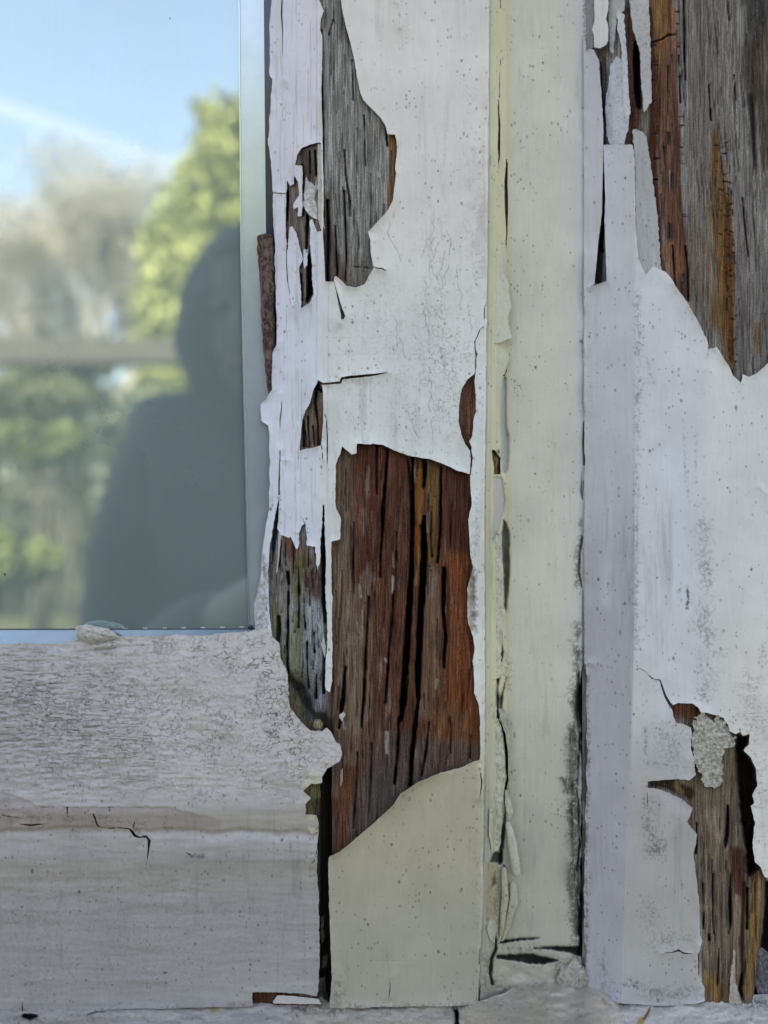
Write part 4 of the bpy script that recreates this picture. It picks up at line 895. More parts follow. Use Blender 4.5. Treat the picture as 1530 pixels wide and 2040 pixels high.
for k in range(60):      # cubical cracks in the orange strip
    y = random.uniform(280, 740); x = 1420 + (y - 280) * .06 + random.uniform(0, 26); L = random.uniform(4, 10)
    g.groove([(x, y, .2), (x + L, y - random.uniform(-3, 4), .45)], .7, 1, 1.2, seed=k, dark=(.085,.04,.02))
for k in range(30):
    y = random.uniform(280, 740); x = 1436 + (y - 280) * .05 + random.uniform(-8, 16); g.groove([(x, y, .5), (x + 1, y + random.uniform(8, 24), .4)], .6, 1, 1.2, seed=k, dark=(.085,.04,.02))
for k in range(12):
    y = random.uniform(20, 440); x = 1346 + y * .03; g.groove([(x, y, .8), (x + random.uniform(5, 10), y - 1, .5)], .6, 1, .6, dark=(.06,.03,.02))
for k in range(8):
    y = random.uniform(90, 380); x = 1292 + y * .03; g.groove([(x, y, .8), (x + random.uniform(6, 14), y - 1, .6)], .8, 1, .6, dark=(.03,.012,.01))
# recess along the bevel, behind the lifted coats
rec = (Y < 300) * sm01(X, 1180, 1190) * sm01(X, 1296, 1284); g.H -= rec * 1.2
g.streak([(1254,20,7),(1258,120,8),(1262,220,14),(1262,280,14)], (.105,.045,.035), 1, 4, 3)
g.groove([(1266,84,2),(1268,110,6),(1269,140,7),(1271,185,7),(1273,215,3)], 4, 2, 2, dark=(.018,.010,.010))
for k in range(11):
    y = 100 + k * 14; g.streak([(1262, y, .7), (1280, y - 1, .6)], (.05,.02,.016), .8, 1, 1)
g.streak([(1195,100,8),(1203,160,7),(1206,230,6)], (.16,.13,.12), 1, 5); g.streak([(1196,125,3),(1200,190,3),(1204,250,3),(1205,290,3)], (.02,.018,.02), 1, 2)
g.streak([(1200,20,14),(1225,90,16),(1230,200,20),(1225,280,16)], (.36,.355,.36), .9, 8, 8)
g.streak([(1204,118,4),(1210,160,4)], (.13,.09,.075), 1, 4, 4)
g.groove([(1203,290,2),(1204,420,2.5),(1198,480,4),(1192,560,6)], 2.5, 2, .5, dark=(.018,.018,.02))
g.streak([(1199,500,7),(1198,560,8)], (.10,.10,.105), .9, 4, 4); g.groove([(1196,492,4),(1200,500,3)], 2, 1.5, .5, dark=(.008,.008,.01))
for k in range(90):
    x = random.uniform(1300, 1530); y = random.uniform(-10, 700); L = random.uniform(25, 120)
    g.groove([(x, y, .1), (x + L * .04, y + L * .5, .5), (x + L * .1, y + L, .1)], random.uniform(.3, .8), 1.1, .8, seed=k, dark=(.12,.105,.095))
# lower hole of the post
lo = Y > 1380
g.streak([(1340,1400,10),(1420,1420,60),(1440,1700,90),(1450,2010,90)], (.175,.135,.105), 1, 10)
g.streak([(1352,1415,16),(1385,1420,16)], (.12,.050,.030), 1, 10, 6)
g.streak([(1300,1560,8),(1340,1564,12),(1372,1580,12)], (.045,.028,.02), 1, 5, 4)
g.streak([(1348,1562,5),(1358,1580,5)], (.20,.12,.06), .9, 5, 4)
g.streak([(1453,1500,8),(1452,1560,10)], (.19,.14,.095), .9, 5, 4)
g.streak([(1420,1600,28),(1420,1680,26)], (.18,.135,.095), .9, 12, 12)
g.streak([(1425,1625,16),(1432,1665,9)], (.30,.255,.20), .6, 10, 8)
g.streak([(1395,1700,8),(1410,1800,14),(1415,1900,16)], (.225,.18,.14), .9, 9, 7)
g.streak([(1434,1780,8),(1440,1900,8)], (.18,.13,.095), .8, 8)
g.streak([(1415,1955,16),(1430,1985,20)], (.27,.15,.06), .9, 14, 8)
g.streak([(1468,1700,14),(1472,1760,12),(1474,1800,6)], (.085,.03,.02), .95, 7, 5)
g.streak([(1470,1790,8),(1472,1860,8),(1466,1930,7),(1464,1990,8)], (.25,.18,.135), .95, 5, 4)
g.streak([(1482,1760,5),(1478,1900,4),(1480,1960,3)], (.04,.02,.014), 1, 3, 2)
g.streak([(1508,1745,8),(1504,1830,11),(1496,1920,9),(1492,1980,8)], (.25,.145,.06), 1, 4, 3)
g.streak([(1505,1740,12),(1512,1735,10)], (.10,.045,.025), .8, 8, 4)
dk = [(1466,1466),(1480,1470),(1494,1466),(1480,1496),(1500,1520),(1512,1570),(1502,1700),(1510,1730),(1490,1745),(1488,1690),(1478,1640),(1470,1560)]
sink(g, dk, 5, (.020,.016,.013), 4, wob=3)
sink(g, [(1524,1756),(1560,1756),(1560,2010),(1500,2000),(1508,1930),(1518,1860),(1524,1800)], 6, (.014,.013,.014), 2)
for c in ([(1450,1605,1.5),(1450,1640,3.5),(1446,1676,4),(1445,1688,1)], [(1420,1740,.6),(1420,1830,1.2),(1422,1860,.5)], [(1456,1740,1.5),(1454,1800,3),(1455,1840,2),(1452,1860,.5)], [(1478,1940,2),(1474,1970,3),(1480,1990,2)], [(1412,1862,2),(1413,1872,2)], [(1388,1640,1),(1386,1700,1.5)], [(1432,1900,.5),(1430,1960,1)], [(1400,1760,.6),(1402,1850,.8)], [(1489,1770,2),(1488,1850,1.5)]):
    g.groove(c, 2.2, 1.4, 1.2, dark=(.03,.018,.012))
for k in range(70):
    x = random.uniform(1392, 1510); y = random.uniform(1590, 1960); L = random.uniform(15, 70)
    g.groove([(x, y, .1), (x, y + L * .5, .5), (x - 1, y + L, .1)], random.uniform(.4, .9), 1.1, .8, seed=k, dark=(.07,.048,.034))
post_wood = g.build('post', WOOD, frame, thick=8, edge=(.08,.06,.05))

g = G(1160, 2300, -3900, 2020); X, Y = g.X, g.Y
g.F = np.minimum(X - interp(Y, [(-4000,1163),(95,1163),(800,1163.5),(850,1165),(920,1165),(940,1164),(1060,1164),(1320,1164.5),(1345,1168),(1500,1171),(1620,1166),(1700,1167),(1760,1165),(1830,1161),(1900,1168),(1960,1166),(2050,1163)]) + fbm(X, Y, 8, 26, 3, 101) * (1.6 + 3.5 * sm01(Y, 1290, 1400)),
                 interp(X, [(1160,1958),(1175,1968),(1210,1990),(1230,1998),(1330,2005),(1403,1997),(1530,1987),(2400,1990)]) - Y + fbm(X, Y, 12, 8, 2, 6) * 2)
g.hole(R1, .7, 9); g.hole(GP, .3, 12); g.hole(R2, 1.1, 8)
g.crack([(1266,1312,.4),(1271,1330,.7),(1287,1338,.8),(1292,1345,.9),(1300,1352,1.2),(1306,1354,.9),(1315,1355,1.0),(1319,1368,1.8),(1325,1386,2.3),(1334,1402,3),(1341,1410,4)], .5)
g.crack([(1164,1324,.8),(1178,1321,.5)], .3); g.crack([(1412,1718-1030,.5),(1411,732,.4)], .2); g.crack([(1319,1899,.4),(1340,1897,1),(1352,1893,2),(1362,1899,1.5),(1378,1900,.6)], .5)
g.crack([(1289,1570,.8),(1290,1600,1)], .4); g.crack([(1514,970,.4),(1526,984,.5)], .2)
g.hole([(1163,-4100),(1184,-4100),(1184,100),(1175,98),(1167,100),(1163,60)], 1.4, 7)
g.H = cas_base(X, Y) + .15
g.lift(1.0, 10, 6, 50, .05)
# the bevel coat stands off along the gap
g.H += .9 * np.exp(-((X - 1200) / 16) ** 2) * sm01(Y, 60, 180) * sm01(Y, 575, 540)
g.H += .55 * np.exp(-np.abs(X - 1345) / 40) * np.exp(-np.clip(Y - 1556, 0, 200) / 16) * (Y > 1560)
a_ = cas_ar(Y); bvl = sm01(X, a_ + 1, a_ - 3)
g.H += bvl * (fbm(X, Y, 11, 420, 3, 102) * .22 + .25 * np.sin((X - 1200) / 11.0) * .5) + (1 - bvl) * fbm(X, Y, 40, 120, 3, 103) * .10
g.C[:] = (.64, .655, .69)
t = (bvl * sm01(Y, 1100, 200))[..., None]; g.C = g.C * (1 - t) + np.array([.53, .535, .585]) * t  # bevel darker and bluer than the front: its shading put into the colour
t = (bvl * sm01(Y, 500, 1300))[..., None]; g.C = g.C * (1 - t) + np.array([.415, .42, .465]) * t  # lower bevel: painted shading plus the weaker light further down
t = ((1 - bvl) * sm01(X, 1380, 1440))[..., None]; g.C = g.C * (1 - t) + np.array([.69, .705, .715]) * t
t = ((1 - bvl) * sm01(Y, 1380, 1600) * sm01(X, 1420, 1380))[..., None]; g.C = g.C * (1 - t) + np.array([.43, .43, .425]) * t  # post front toned down below, in place of weaker light there
t = (sm01(Y, 1120, 1350) * sm01(X, 1420, 1470))[..., None]; g.C = g.C * (1 - t) + np.array([.72, .71, .69]) * t
g.streak([(1215,560,10),(1212,900,10),(1206,1200,10)], (.55,.56,.63), .6, 9, 5); g.streak([(1256,600,6),(1256,900,6)], (.57,.58,.65), .5, 6, 4)
g.streak([(1340,900,20),(1345,1100,24),(1340,1200,20)], (.62,.675,.77), .6, 20, 14)
g.streak([(1275,1340,14),(1285,1390,14),(1272,1450,12)], (.63,.625,.58), .6, 12, 8)
g.streak([(1310,1572,10),(1350,1600,22),(1375,1620,10)], (.50,.49,.52), .8, 6, 4)
g.streak([(1320,775,10),(1322,790,10)], (.60,.62,.67), .6, 5, 4)
g.mask(1, [(1270,580,4),(1272,760,5),(1268,1000,3),(1267,1300,4)], .58, 9, 9, sc_=14)
g.mask(1, [(1362,830,1),(1364,920,2),(1372,1000,2)], .5, 5, 4, sc_=12); g.mask(1, [(1386,880,1),(1386,960,2)], .5, 4, 4, sc_=10)
g.mask(1, [(1400,1040,4),(1410,1180,8),(1400,1240,12),(1420,1300,10),(1400,1380,10)], .56, 22, 22, sc_=20)
g.mask(1, [(1369,1168,2),(1371,1195,2.5),(1368,1212,3)], 1.0, 3, 2, sc_=8); g.mask(1, [(1355,1320-146,2),(1353,1180,2)], .8, 4, 3); g.mask(1, [(1355,1010+6,1),(1356,1018,2)], 1.0, 2, 2); g.mask(1, [(1233,1255,2),(1235,1262,2)], .9, 4, 3)
g.mask(1, [(1286,1455,3),(1286,1500,3)], .75, 6, 5); g.mask(1, [(1300,1600,5),(1290,1650,14),(1310,1690,16),(1300,1700,6)], .62, 18, 16, sc_=18)
g.mask(1, [(1330,1470,30),(1340,1520,20)], .38, 24, 20); g.mask(1, [(1290,1520,4),(1370,1528,4)], .5, 6, 5)
g.mask(1, [(1290,1790,8),(1300,1880,14),(1370,1870,10)], .45, 24, 20, sc_=20); g.mask(1, [(1200,1900,8),(1205,1960,12)], .5, 16, 14, sc_=16)
g.mask(1, [(1250,1960,8),(1340,1985,14),(1400,1980,6)], .55, 16, 14, sc_=14); g.mask(1, [(1169,1340,2),(1172,1480,3),(1168,1700,3),(1168,1950,4)], .75, 7, 6, sc_=12)
g.mask(1, [(1164,600,1),(1164,1320,1)], .45, 3, 3, sc_=10); g.mask(1, [(1290,720,6),(1300,760,6)], .35, 14, 12, sc_=12); g.mask(1, [(1520,1290,3),(1522,1320,3)], .5, 8, 6)
g.mask(0, [(1500,1380,30),(1500,1460,20),(1520,1600,10)], .45, 24, 16); g.mask(2, [(1500,1360,30),(1510,1700,20)], .35, 24, 16)
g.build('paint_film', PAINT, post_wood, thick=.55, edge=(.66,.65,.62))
# remnants of the older coats
def multi(name, polys, h, colr, parent, msk=(0, .2, 0), rag=1.4, seed=5, th=.3):
    for k, (pts, c, dh) in enumerate(polys):
        flake(name, pts, 0, PAINT, parent, c, 0, 0, thick=th, rag=rag, msk=msk, jig=0, colfn=lambda g, dh=dh: g.H.__iadd__(cas_base(g.X, g.Y) + h + dh + fbm(g.X, g.Y, 9, 40, 3, seed) * .25))
multi('old_paint', [
    ([(1216,130),(1228,112),(1240,120),(1246,135),(1251,230),(1253,250),(1243,287),(1216,287),(1208,270),(1206,200),(1213,160)], (.52,.54,.60), 0),
    ([(1230,20),(1244,30),(1245,60),(1249,110),(1252,180),(1256,226),(1251,247),(1246,230),(1241,200),(1240,140),(1238,90),(1230,60)], (.58,.60,.65), .15),
    ([(1252,-20),(1292,-20),(1295,60),(1297,150),(1299,200),(1283,227),(1278,180),(1275,100),(1268,80),(1262,60),(1256,20)], (.47,.465,.47), 1.0),
    ([(1214,-20),(1245,-20),(1245,20),(1229,30),(1225,70),(1222,110),(1215,100),(1213,30)], (.46,.46,.46), .0),
    ([(1165,-20),(1184,-20),(1184,50),(1184,90),(1176,100),(1166,96),(1167,40)], (.27,.275,.29), .3)], -.9, None, post_wood, (.2,.2,0))
multi('old_paint', [([(1260,256),(1270,258),(1280,262),(1288,272),(1297,335),(1304,387),(1310,425),(1314,496),(1318,540),(1300,533),(1287,549),(1272,519),(1266,450),(1264,314)], (.40,.405,.415), 0)], -.25, None, post_wood, (0,.1,0))
multi('paint_flake', [([(1184,-20),(1212,-20),(1212,20),(1207,38),(1212,50),(1212,80),(1207,90),(1195,96),(1184,94),(1183,70),(1179,58),(1184,45)], (.67,.665,.66), .9)], -.2, None, post_wood, (0,.05,0), .5, th=.5)
def lich(g):
    g.H += fbm(g.X, g.Y, 5, 6, 4, 77) * .55 + .3 * np.exp(-np.maximum(g.F, 0) / 4)
flake('rough_paint_crust', [(1387,1425),(1400,1421),(1412,1428),(1420,1436),(1428,1426),(1440,1432),(1448,1448),(1464,1470),(1462,1488),(1444,1491),(1437,1512),(1441,1540),(1438,1556),(1431,1568),(1402,1566),(1399,1543),(1388,1532),(1381,1517),(1378,1470),(1383,1441)], 1.1, PAINT, post_wood, (.52,.50,.44), 0, 0, thick=1.0, rag=4, msk=(.4,.40,.2), jig=0, colfn=lich, edge=(.35,.32,.26))
flake('old_paint', [(1506,1893),(1518,1888),(1532,1900),(1545,1895),(1545,1990),(1510,1980),(1503,1960)], -3.2, PAINT, post_wood, (.30,.30,.37), .5, 0, thick=.5, rag=2, msk=(.3,.7,0), jig=1.2)
flake('paint_flake', [(1456,1940),(1462,1890),(1465,1900),(1463,1950),(1474,1985),(1478,2000),(1452,2000)], .6, PAINT, post_wood, (.42,.38,.34), .4, 0, thick=.4, rag=1.4, msk=(0,.3,0), jig=.6)
flake('edge_strip', [(1392,1800),(1396,1800),(1399,1870),(1402,1875),(1397,1900),(1400,1960),(1404,1990),(1398,1975),(1392,1941),(1393,1900)], .7, WOOD, post_wood, (.40,.37,.33), 0, 0, thick=.6)

# ---- sill
g = G(-4100, 2700, 1930, 2420); X, Y = g.X, g.Y
edge_y = interp(X, [(-4100,2014),(170,2014),(235,2009),(400,2005),(505,1998),(640,1990),(665,2008),(800,2004),(905,2004),(950,2000),(1000,1984),(1020,1972),(1040,1948),(1050,1930),(1140,1928),(1165,1962),(1210,1988),(1232,1996),(1330,2002),(1410,1994),(1530,1984),(2700,1984)])
g.F = Y - edge_y + 4 + fbm(X, Y, 14, 8, 3, 7) * 1.5
ramp_ = np.clip(Y - interp(X, [(-4100,2014),(640,2000),(905,2004),(1000,1978),(1090,1950),(1165,1966),(1232,1994),(2700,1984)]), -20, 400)
g.H = -5.8 * sm01(X, 965, 1050) * sm01(X, 1200, 1140) + ramp_ * .10 * sm01(X, 930, 1010) * sm01(X, 1240, 1160) + ramp_ * .16 - .8
g.H = np.minimum(g.H, 32) + (fbm(X, Y, 26, 18, 4, 114) * 1.4 + .8) * sm01(X, 950, 990) * sm01(X, 1190, 1150) * sm01(Y, 2030, 1990) + fbm(X, Y, 40, 16, 4, 111) * 1.0 + fbm(X, Y, 11, 7, 3, 112) * .25
g.H[Y > 2240] = 32
g.C[:] = (.42, .40, .34)
t = sm01(X, 640, 560)[..., None]; g.C = g.C * (1 - t) + np.array([.38, .375, .365]) * t
t = sm01(X, 1200, 1260)[..., None]; g.C = g.C * (1 - t) + np.array([.50, .50, .48]) * t
for (x0, x1, y, c) in ((250,350,2026,.46),(640,900,2030,.42),(60,230,2036,.36)): g.streak([(x0, y, 6), (x1, y - 2, 6)], (c, c * .98, c * .9), .7, 6, 5, sx=60, sy=8)
g.streak([(424,2012,5),(434,2010,5)], (.28,.27,.12), .9, 4, 2); g.groove([(47,2024,3),(60,2026,6),(72,2024,3)], 3, 1.6, 1.5, dark=(.015,.014,.013))
g.groove([(906,2008,3),(910,2020,4),(911,2045,4)], 4, 1.8, 1.5, dark=(.012,.011,.01)); g.groove([(174,2022,.6),(190,2016,1.2),(210,2015,1)], 1, 1, .6, dark=(.05,.05,.045))
g.streak([(1293,2012,2),(1286,2025,3),(1276,2036,7)], (.38,.20,.05), .9, 3, 3, sx=5, sy=5); g.groove([(1294,2008,1),(1291,2018,1),(1283,2030,1)], .6, 1, 1, dark=(.10,.05,.02))
g.streak([(1200,1992,2),(1215,2003,1.5)], (.30,.12,.06), .7, 4, 4)
g.mask(1, [(590,2010,10),(640,2008,8),(680,2012,10)], .8, 14, 10, sc_=14); g.mask(1, [(700,2012,4),(1000,2000,6)], .45, 14, 12, sc_=16)
g.mask(1, [(-300,2030,8),(400,2030,8)], .42, 14, 12, sc_=30); g.mask(1, [(1020,1950,10),(1070,1960,20)], .4, 20, 16, sc_=20); g.mask(1, [(1170,1975,6),(1240,2010,4)], .4, 12, 10); g.mask(1, [(1470,1990,14),(1530,2000,12)], .75, 12, 10, sc_=12)
g.mask(0, [(650,2030,20),(1500,2030,20)], .35, 20, 16)
sill = g.build('sill', PAINT, frame, thick=6, edge=(.12,.10,.08))
blob('filler_lump', (1142,1950), 30, 34, 1.6, -5.0, (.43,.42,.37), PAINT, sill, 21, .2, msk=(.1,.4,0))

# ---- coarse remainder of the window, beyond the picture
TR = simple('old_white_trim_paint', (.68, .68, .67), .5, 60, .08, bump=.0003)
DARKW = simple('dark_rotten_wood', (.05, .04, .032), .9, 500, .4, bump=.0005, stretch=(1, 1, .1))
quad_box('stile_back', 548, 962, -3880, 2018, -30, -9, DARKW, sash)
quad_box('rail_back', -3880, 648, 1300, 2022, -30, -13, DARKW, sash)
quad_box('top_rail', -3900, 960, -4300, -3600, -30, 1, TR, sash, .003)
quad_box('left_stile', -4500, -3860, -4300, 2010, -30, 1, TR, sash, .003)
quad_box('jamb_back', 940, 1700, -4700, 2050, -45, -11, DARKW, frame)
quad_box('head', -5000, 1900, -4900, -4310, -60, 3, TR, frame, .003)
quad_box('left_jamb', -5100, -4520, -4900, 1990, -60, 3, TR, frame, .003)
quad_box('sill_back', -5100, 2750, 2030, 2420, -60, -2, DARKW, frame)

# ================================================================== behind the glass
BLIND = simple('grey_green_blind_cloth', (.60, .72, .70), .9, 900, .05, stretch=(1, 1, .05))
def box(name, a, b, mat, parent=None, bev=0.):
    import bmesh
    bm = bmesh.new(); bmesh.ops.create_cube(bm, size=1)
    for v in bm.verts: v.co = Vector([(a[i] + b[i]) / 2 + v.co[i] * (b[i] - a[i]) for i in range(3)])
    if bev: bmesh.ops.bevel(bm, geom=bm.edges[:], offset=bev, segments=2, affect='EDGES')
    me = bpy.data.meshes.new(name); bm.to_mesh(me); bm.free()
    return link(name, me, mat, parent)
blind = thing('roller_blind', (-.35, .06, 1.2), 'plain grey-green blind hanging behind the window glass', 'blind')
me = bpy.data.meshes.new('blind_cloth'); vs = []; fs = []
for i in range(61):
    x = -.80 + i * .014; y = .055 + .0012 * math.sin(i * .9) + .001 * math.sin(i * .23)
    vs += [(x, y, 1.20), (x, y, 2.22)]
    if i: fs.append((2 * i - 2, 2 * i, 2 * i + 1, 2 * i - 1))
me.from_pydata(vs, [], fs); o = link('blind_cloth', me, BLIND, blind, True); sm_ = o.modifiers.new('thick', 'SOLIDIFY'); sm_.thickness = .0015
box('hem_bar', (-.80, .048, 1.192), (.04, .062, 1.212), ALUB, blind, .003)

# ================================================================== house
PLASTER = simple('rough_cream_render', (.55, .52, .46), .85, 120, .12, bump=.002)
house = thing('house', (0, 4, 0), 'cream rendered house wall around the old window', 'house')
box('wall', (.228, .004, 0), (5, .30, 3.0), PLASTER, house); box('wall', (-6, .004, 0), (-.765, .30, 3.0), PLASTER, house)
box('wall', (-.765, .004, 0), (.228, .30, 1.192), PLASTER, house); box('wall', (-.765, .004, 2.136), (.228, .30, 3.0), PLASTER, house)
box('wall', (-6, 7.7, 0), (5, 8, 3.0), PLASTER, house); box('wall', (-6, .30, 0), (-5.7, 7.7, 3.0), PLASTER, house); box('wall', (4.7, .30, 0), (5, 7.7, 3.0), PLASTER, house)
box('partition', (-1.2, .302, .6), (.8, .36, 2.6), simple('dim_interior', (.12, .13, .13), .9), house)
ROOF = simple('brown_roof_tiles', (.16, .08, .06), .8, 30, .3, bump=.01)
me = bpy.data.meshes.new('roof')
me.from_pydata([(-6.3, -.35, 3.0), (5.3, -.35, 3.0), (5.3, 8.4, 3.0), (-6.3, 8.4, 3.0), (-6.3, 4, 5.6), (5.3, 4, 5.6)], [], [(0, 3, 2, 1), (0, 1, 5, 4), (2, 3, 4, 5), (0, 4, 3), (1, 2, 5)])
link('roof', me, ROOF, house)

# ================================================================== garden behind the camera (seen mirrored in the pane)
GRASS = simple('lawn_grass', (.055, .085, .022), .9, 3, .35, bump=.02)
me = bpy.data.meshes.new('lawn'); me.from_pydata([(-300, -400, 0), (300, -400, 0), (300, 100, 0), (-300, 100, 0)], [], [(0, 1, 2, 3)])
tag(link('lawn', me, GRASS), kind='structure')
me = bpy.data.meshes.new('terrace'); me.from_pydata([(-7, -2.6, .004), (6, -2.6, .004), (6, .3, .004), (-7, .3, .004)], [], [(0, 1, 2, 3)])
tag(link('terrace', me, simple('stone_terrace', (.30, .28, .25), .8, 8, .25, bump=.003)), kind='structure')

def leaf_mat(name, rgb, var=.4):
    m, n, b = newmat(name); o = coords(n, 1, 1, 1); x = noise(n, o, 2.2, 4, .6); y = noise(n, o, 30, 2)
    f = math_(n, 'MULTIPLY', ramp(n, x, .3, .7, 1 - var, 1 + var), ramp(n, y, .3, .7, .8, 1.2))
    n.links.new(mixc(n, 1.0, (*rgb, 1), f, 'MULTIPLY'), b.inputs['Base Color']); b.inputs['Roughness'].default_value = .6
    return m
def crown(name, blobs, n_leaf, size, mat, parent, seed=1):
    """leaf-sized faces scattered through a set of ellipsoids (x,y,z,rx,ry,rz)"""
    r = np.random.default_rng(seed); blobs = np.array(blobs, float)
    wgt = blobs[:, 3] * blobs[:, 4] * blobs[:, 5]; idx = r.choice(len(blobs), n_leaf, p=wgt / wgt.sum())
    d = r.normal(size=(n_leaf, 3)); d /= np.linalg.norm(d, axis=1)[:, None]
    c = blobs[idx, :3] + d * (r.random(n_leaf) ** .45)[:, None] * blobs[idx, 3:6]
    u = r.normal(size=(n_leaf, 3)); u /= np.linalg.norm(u, axis=1)[:, None]
    v = np.cross(u, r.normal(size=(n_leaf, 3))); v /= np.linalg.norm(v, axis=1)[:, None]
    s = (size * (.6 + .8 * r.random(n_leaf)))[:, None]
    P = np.stack([c - u * s, c - v * s * .5, c + u * s, c + v * s * .5], 1).reshape(-1, 3)
    me = bpy.data.meshes.new(name); me.vertices.add(len(P)); me.vertices.foreach_set('co', P.ravel().astype(np.float32))
    me.loops.add(len(P)); me.loops.foreach_set('vertex_index', np.arange(len(P), dtype=np.int32))
    me.polygons.add(n_leaf); me.polygons.foreach_set('loop_start', np.arange(0, len(P), 4, dtype=np.int32)); me.update(calc_edges=True)
    return link(name, me, mat, parent)
def branches(name, segs, mat, parent, k=5):
    vs = []; fs = []
    for (a, b, ra, rb) in segs:
        a = Vector(a); b = Vector(b); d = (b - a).normalized(); u = d.orthogonal().normalized(); v = d.cross(u); n0 = len(vs)
        for (c, r_) in ((a, ra), (b, rb)):
            for i in range(k): t = 2 * math.pi * i / k; vs.append(c + (u * math.cos(t) + v * math.sin(t)) * r_)
        for i in range(k): j = (i + 1) % k; fs.append((n0 + i, n0 + j, n0 + k + j, n0 + k + i))
    me = bpy.data.meshes.new(name); me.from_pydata([tuple(x) for x in vs], [], fs)
    return link(name, me, mat, parent, True)
BARK = simple('grey_brown_bark', (.10, .085, .07), .9, 20, .3, bump=.01, stretch=(1, 1, .2))
def mirror(px, py, Z):      # the garden point whose mirror image stands at this place in the pane
    t = Z + .24
    return ((px - 765) / FPX * t, -Z, ZC + (1020 - py) / FPX * t)
def conifer(Z, spec, label, seed, size=.09, n=16000, col=(.25, .275, .10)):
    bl = []
    for (px, py, w_) in spec:
        x, y, z = mirror(px, py, Z); rr = w_ / FPX * Z; bl.append((x, y, z, rr, rr, rr * 1.25))
    cx = sum(b[0] for b in bl) / len(bl)
    t = thing('conifer_tree', (cx, -Z, 0), label, 'tree', 'conifers at the end of the garden')
    crown('crown', bl, n, size, leaf_mat('yellow_green_conifer', col), t, seed)
    branches('trunk', [((cx, -Z, 0), (cx, -Z, max(b[2] for b in bl)), .22, .03)], BARK, t, 8)
conifer(12, [(430,240,50),(450,310,60),(520,250,70),(470,290,70),(420,250,34),(600,300,90),(440,360,90),(520,400,110),(400,430,90),(360,480,80),(335,520,70),(420,560,120),(320,600,66),(320,680,62),(420,700,130),(540,640,140),(330,760,70),(430,820,140),(560,220,40),(388,215,20),(640,450,120),(650,650,130),(420,900,150),(560,850,150)], 'tall yellow-green conifer mirrored right of the pane', 3, .10, 34000)
def bare_tree(px, top, Z, label, seed, spread=1.0):
    rr = random.Random(seed); base = Vector((mirror(px, 1020, Z)[0], -Z, 0)); H = mirror(px, top, Z)[2]
    t = thing('bare_tree', base, label, 'tree', 'bare trees at the end of the garden'); segs = []
    def grow(p, d, L, r_, lv):
        q = p + d * L; segs.append((p, q, r_, r_ * .68))
        if lv == 0: return
        for k in range(rr.choice((2, 3, 3)) if lv < 5 else 4):
            nd = (d + Vector((rr.uniform(-1, 1), rr.uniform(-1, 1), rr.uniform(-.15, .6))) * .62 * spread).normalized()
            grow(p + d * L * rr.uniform(.6, 1), nd, L * rr.uniform(.62, .86), r_ * .62, lv - 1)
    grow(base, Vector((0, 0, 1)), H * .32, .16, 6)
    branches('branches', segs, simple('pinkish_winter_twigs', (.40, .37, .35), .9, 6, .25), t, 3)
    tips = [s_[1] for s_ in segs[-900:]]
    bl = [(p.x, p.y, p.z, .5, .5, .4) for p in tips]
    crown('buds', bl, 26000, .045, leaf_mat('pinkish_buds', (.38, .35, .31), .2), t, seed)
bare_tree(130, 330, 17, 'leafless pinkish tree mirrored left in the pane', 4); bare_tree(-60, 380, 18, 'leafless tree mirrored at the left edge of the pane', 9); bare_tree(240, 400, 20, 'smaller leafless tree mirrored beside the conifer', 14)
# hedge line and shrubs under the pergola
def shrub(px, py, Z, w_, h_, col, label, seed, n=5000, size=.035, nm='shrub', grp=None):
    x, y, z = mirror(px, py, Z); rr = w_ / FPX * Z; hh = h_ / FPX * Z
    t = thing(nm, (x, -Z, 0), label, 'shrub', grp); r_ = random.Random(seed)
    bl = [(x + r_.uniform(-.6, .6) * rr, -Z + r_.uniform(-.4, .4) * rr, z + r_.uniform(-.6, .6) * hh, rr * .5, rr * .5, hh * .5) for k in range(9)] 
    crown('foliage', bl, n, size, leaf_mat('shrub_leaves', col), t, seed)
    branches('stems', [((x + r_.uniform(-.2, .2), -Z, 0), (x + r_.uniform(-.5, .5) * rr, -Z, z), .02, .008) for k in range(6)], BARK, t, 4)
shrub(60, 800, 7, 150, 60, (.12,.13,.06), 'olive green shrub in half shade, left of the group', 3)
shrub(130, 760, 7.5, 120, 50, (.12,.135,.06), 'dull green shrub under the pergola beam', 5)
shrub(90, 890, 6, 90, 60, (.13,.17,.04), 'bright green rounded shrub', 6)
shrub(20, 1120, 5, 90, 70, (.15,.18,.045), 'low yellow-green bush near the terrace', 8)
hx = [(-9 + i * 1.0, -9.5 + .3 * math.sin(i), z_, .9, .6, 1.0) for i in range(20) for z_ in (.9, 2.25)]
hedge = thing('hedge', (0, -9.5, 0), 'long dark clipped evergreen hedge across the garden', 'hedge')
crown('foliage', hx, 60000, .07, leaf_mat('dark_hedge_leaves', (.045, .06, .03)), hedge, 20)
for x in hx[::2]: branches('stem', [((x[0], x[1], 0), (x[0], x[1], 1.5), .04, .02)], BARK, hedge, 5)
perg = thing('pergola', (-2, -4, 0), 'dark timber pergola beam and posts at the terrace end', 'pergola')
bz0, bz1 = mirror(0, 728, 4.2)[2], mirror(0, 676, 4.2)[2]
PT = simple('dark_stained_timber', (.05, .045, .04), .7, 30, .3, stretch=(.2, 1, 1))
box('beam', (-6, -4.27, bz0), (5, -4.15, bz1), PT, perg, .01)
for x in (-5.8, -3.6, 4.8): box('post', (x - .06, -4.27, 0), (x + .06, -4.15, bz0), PT, perg, .008)
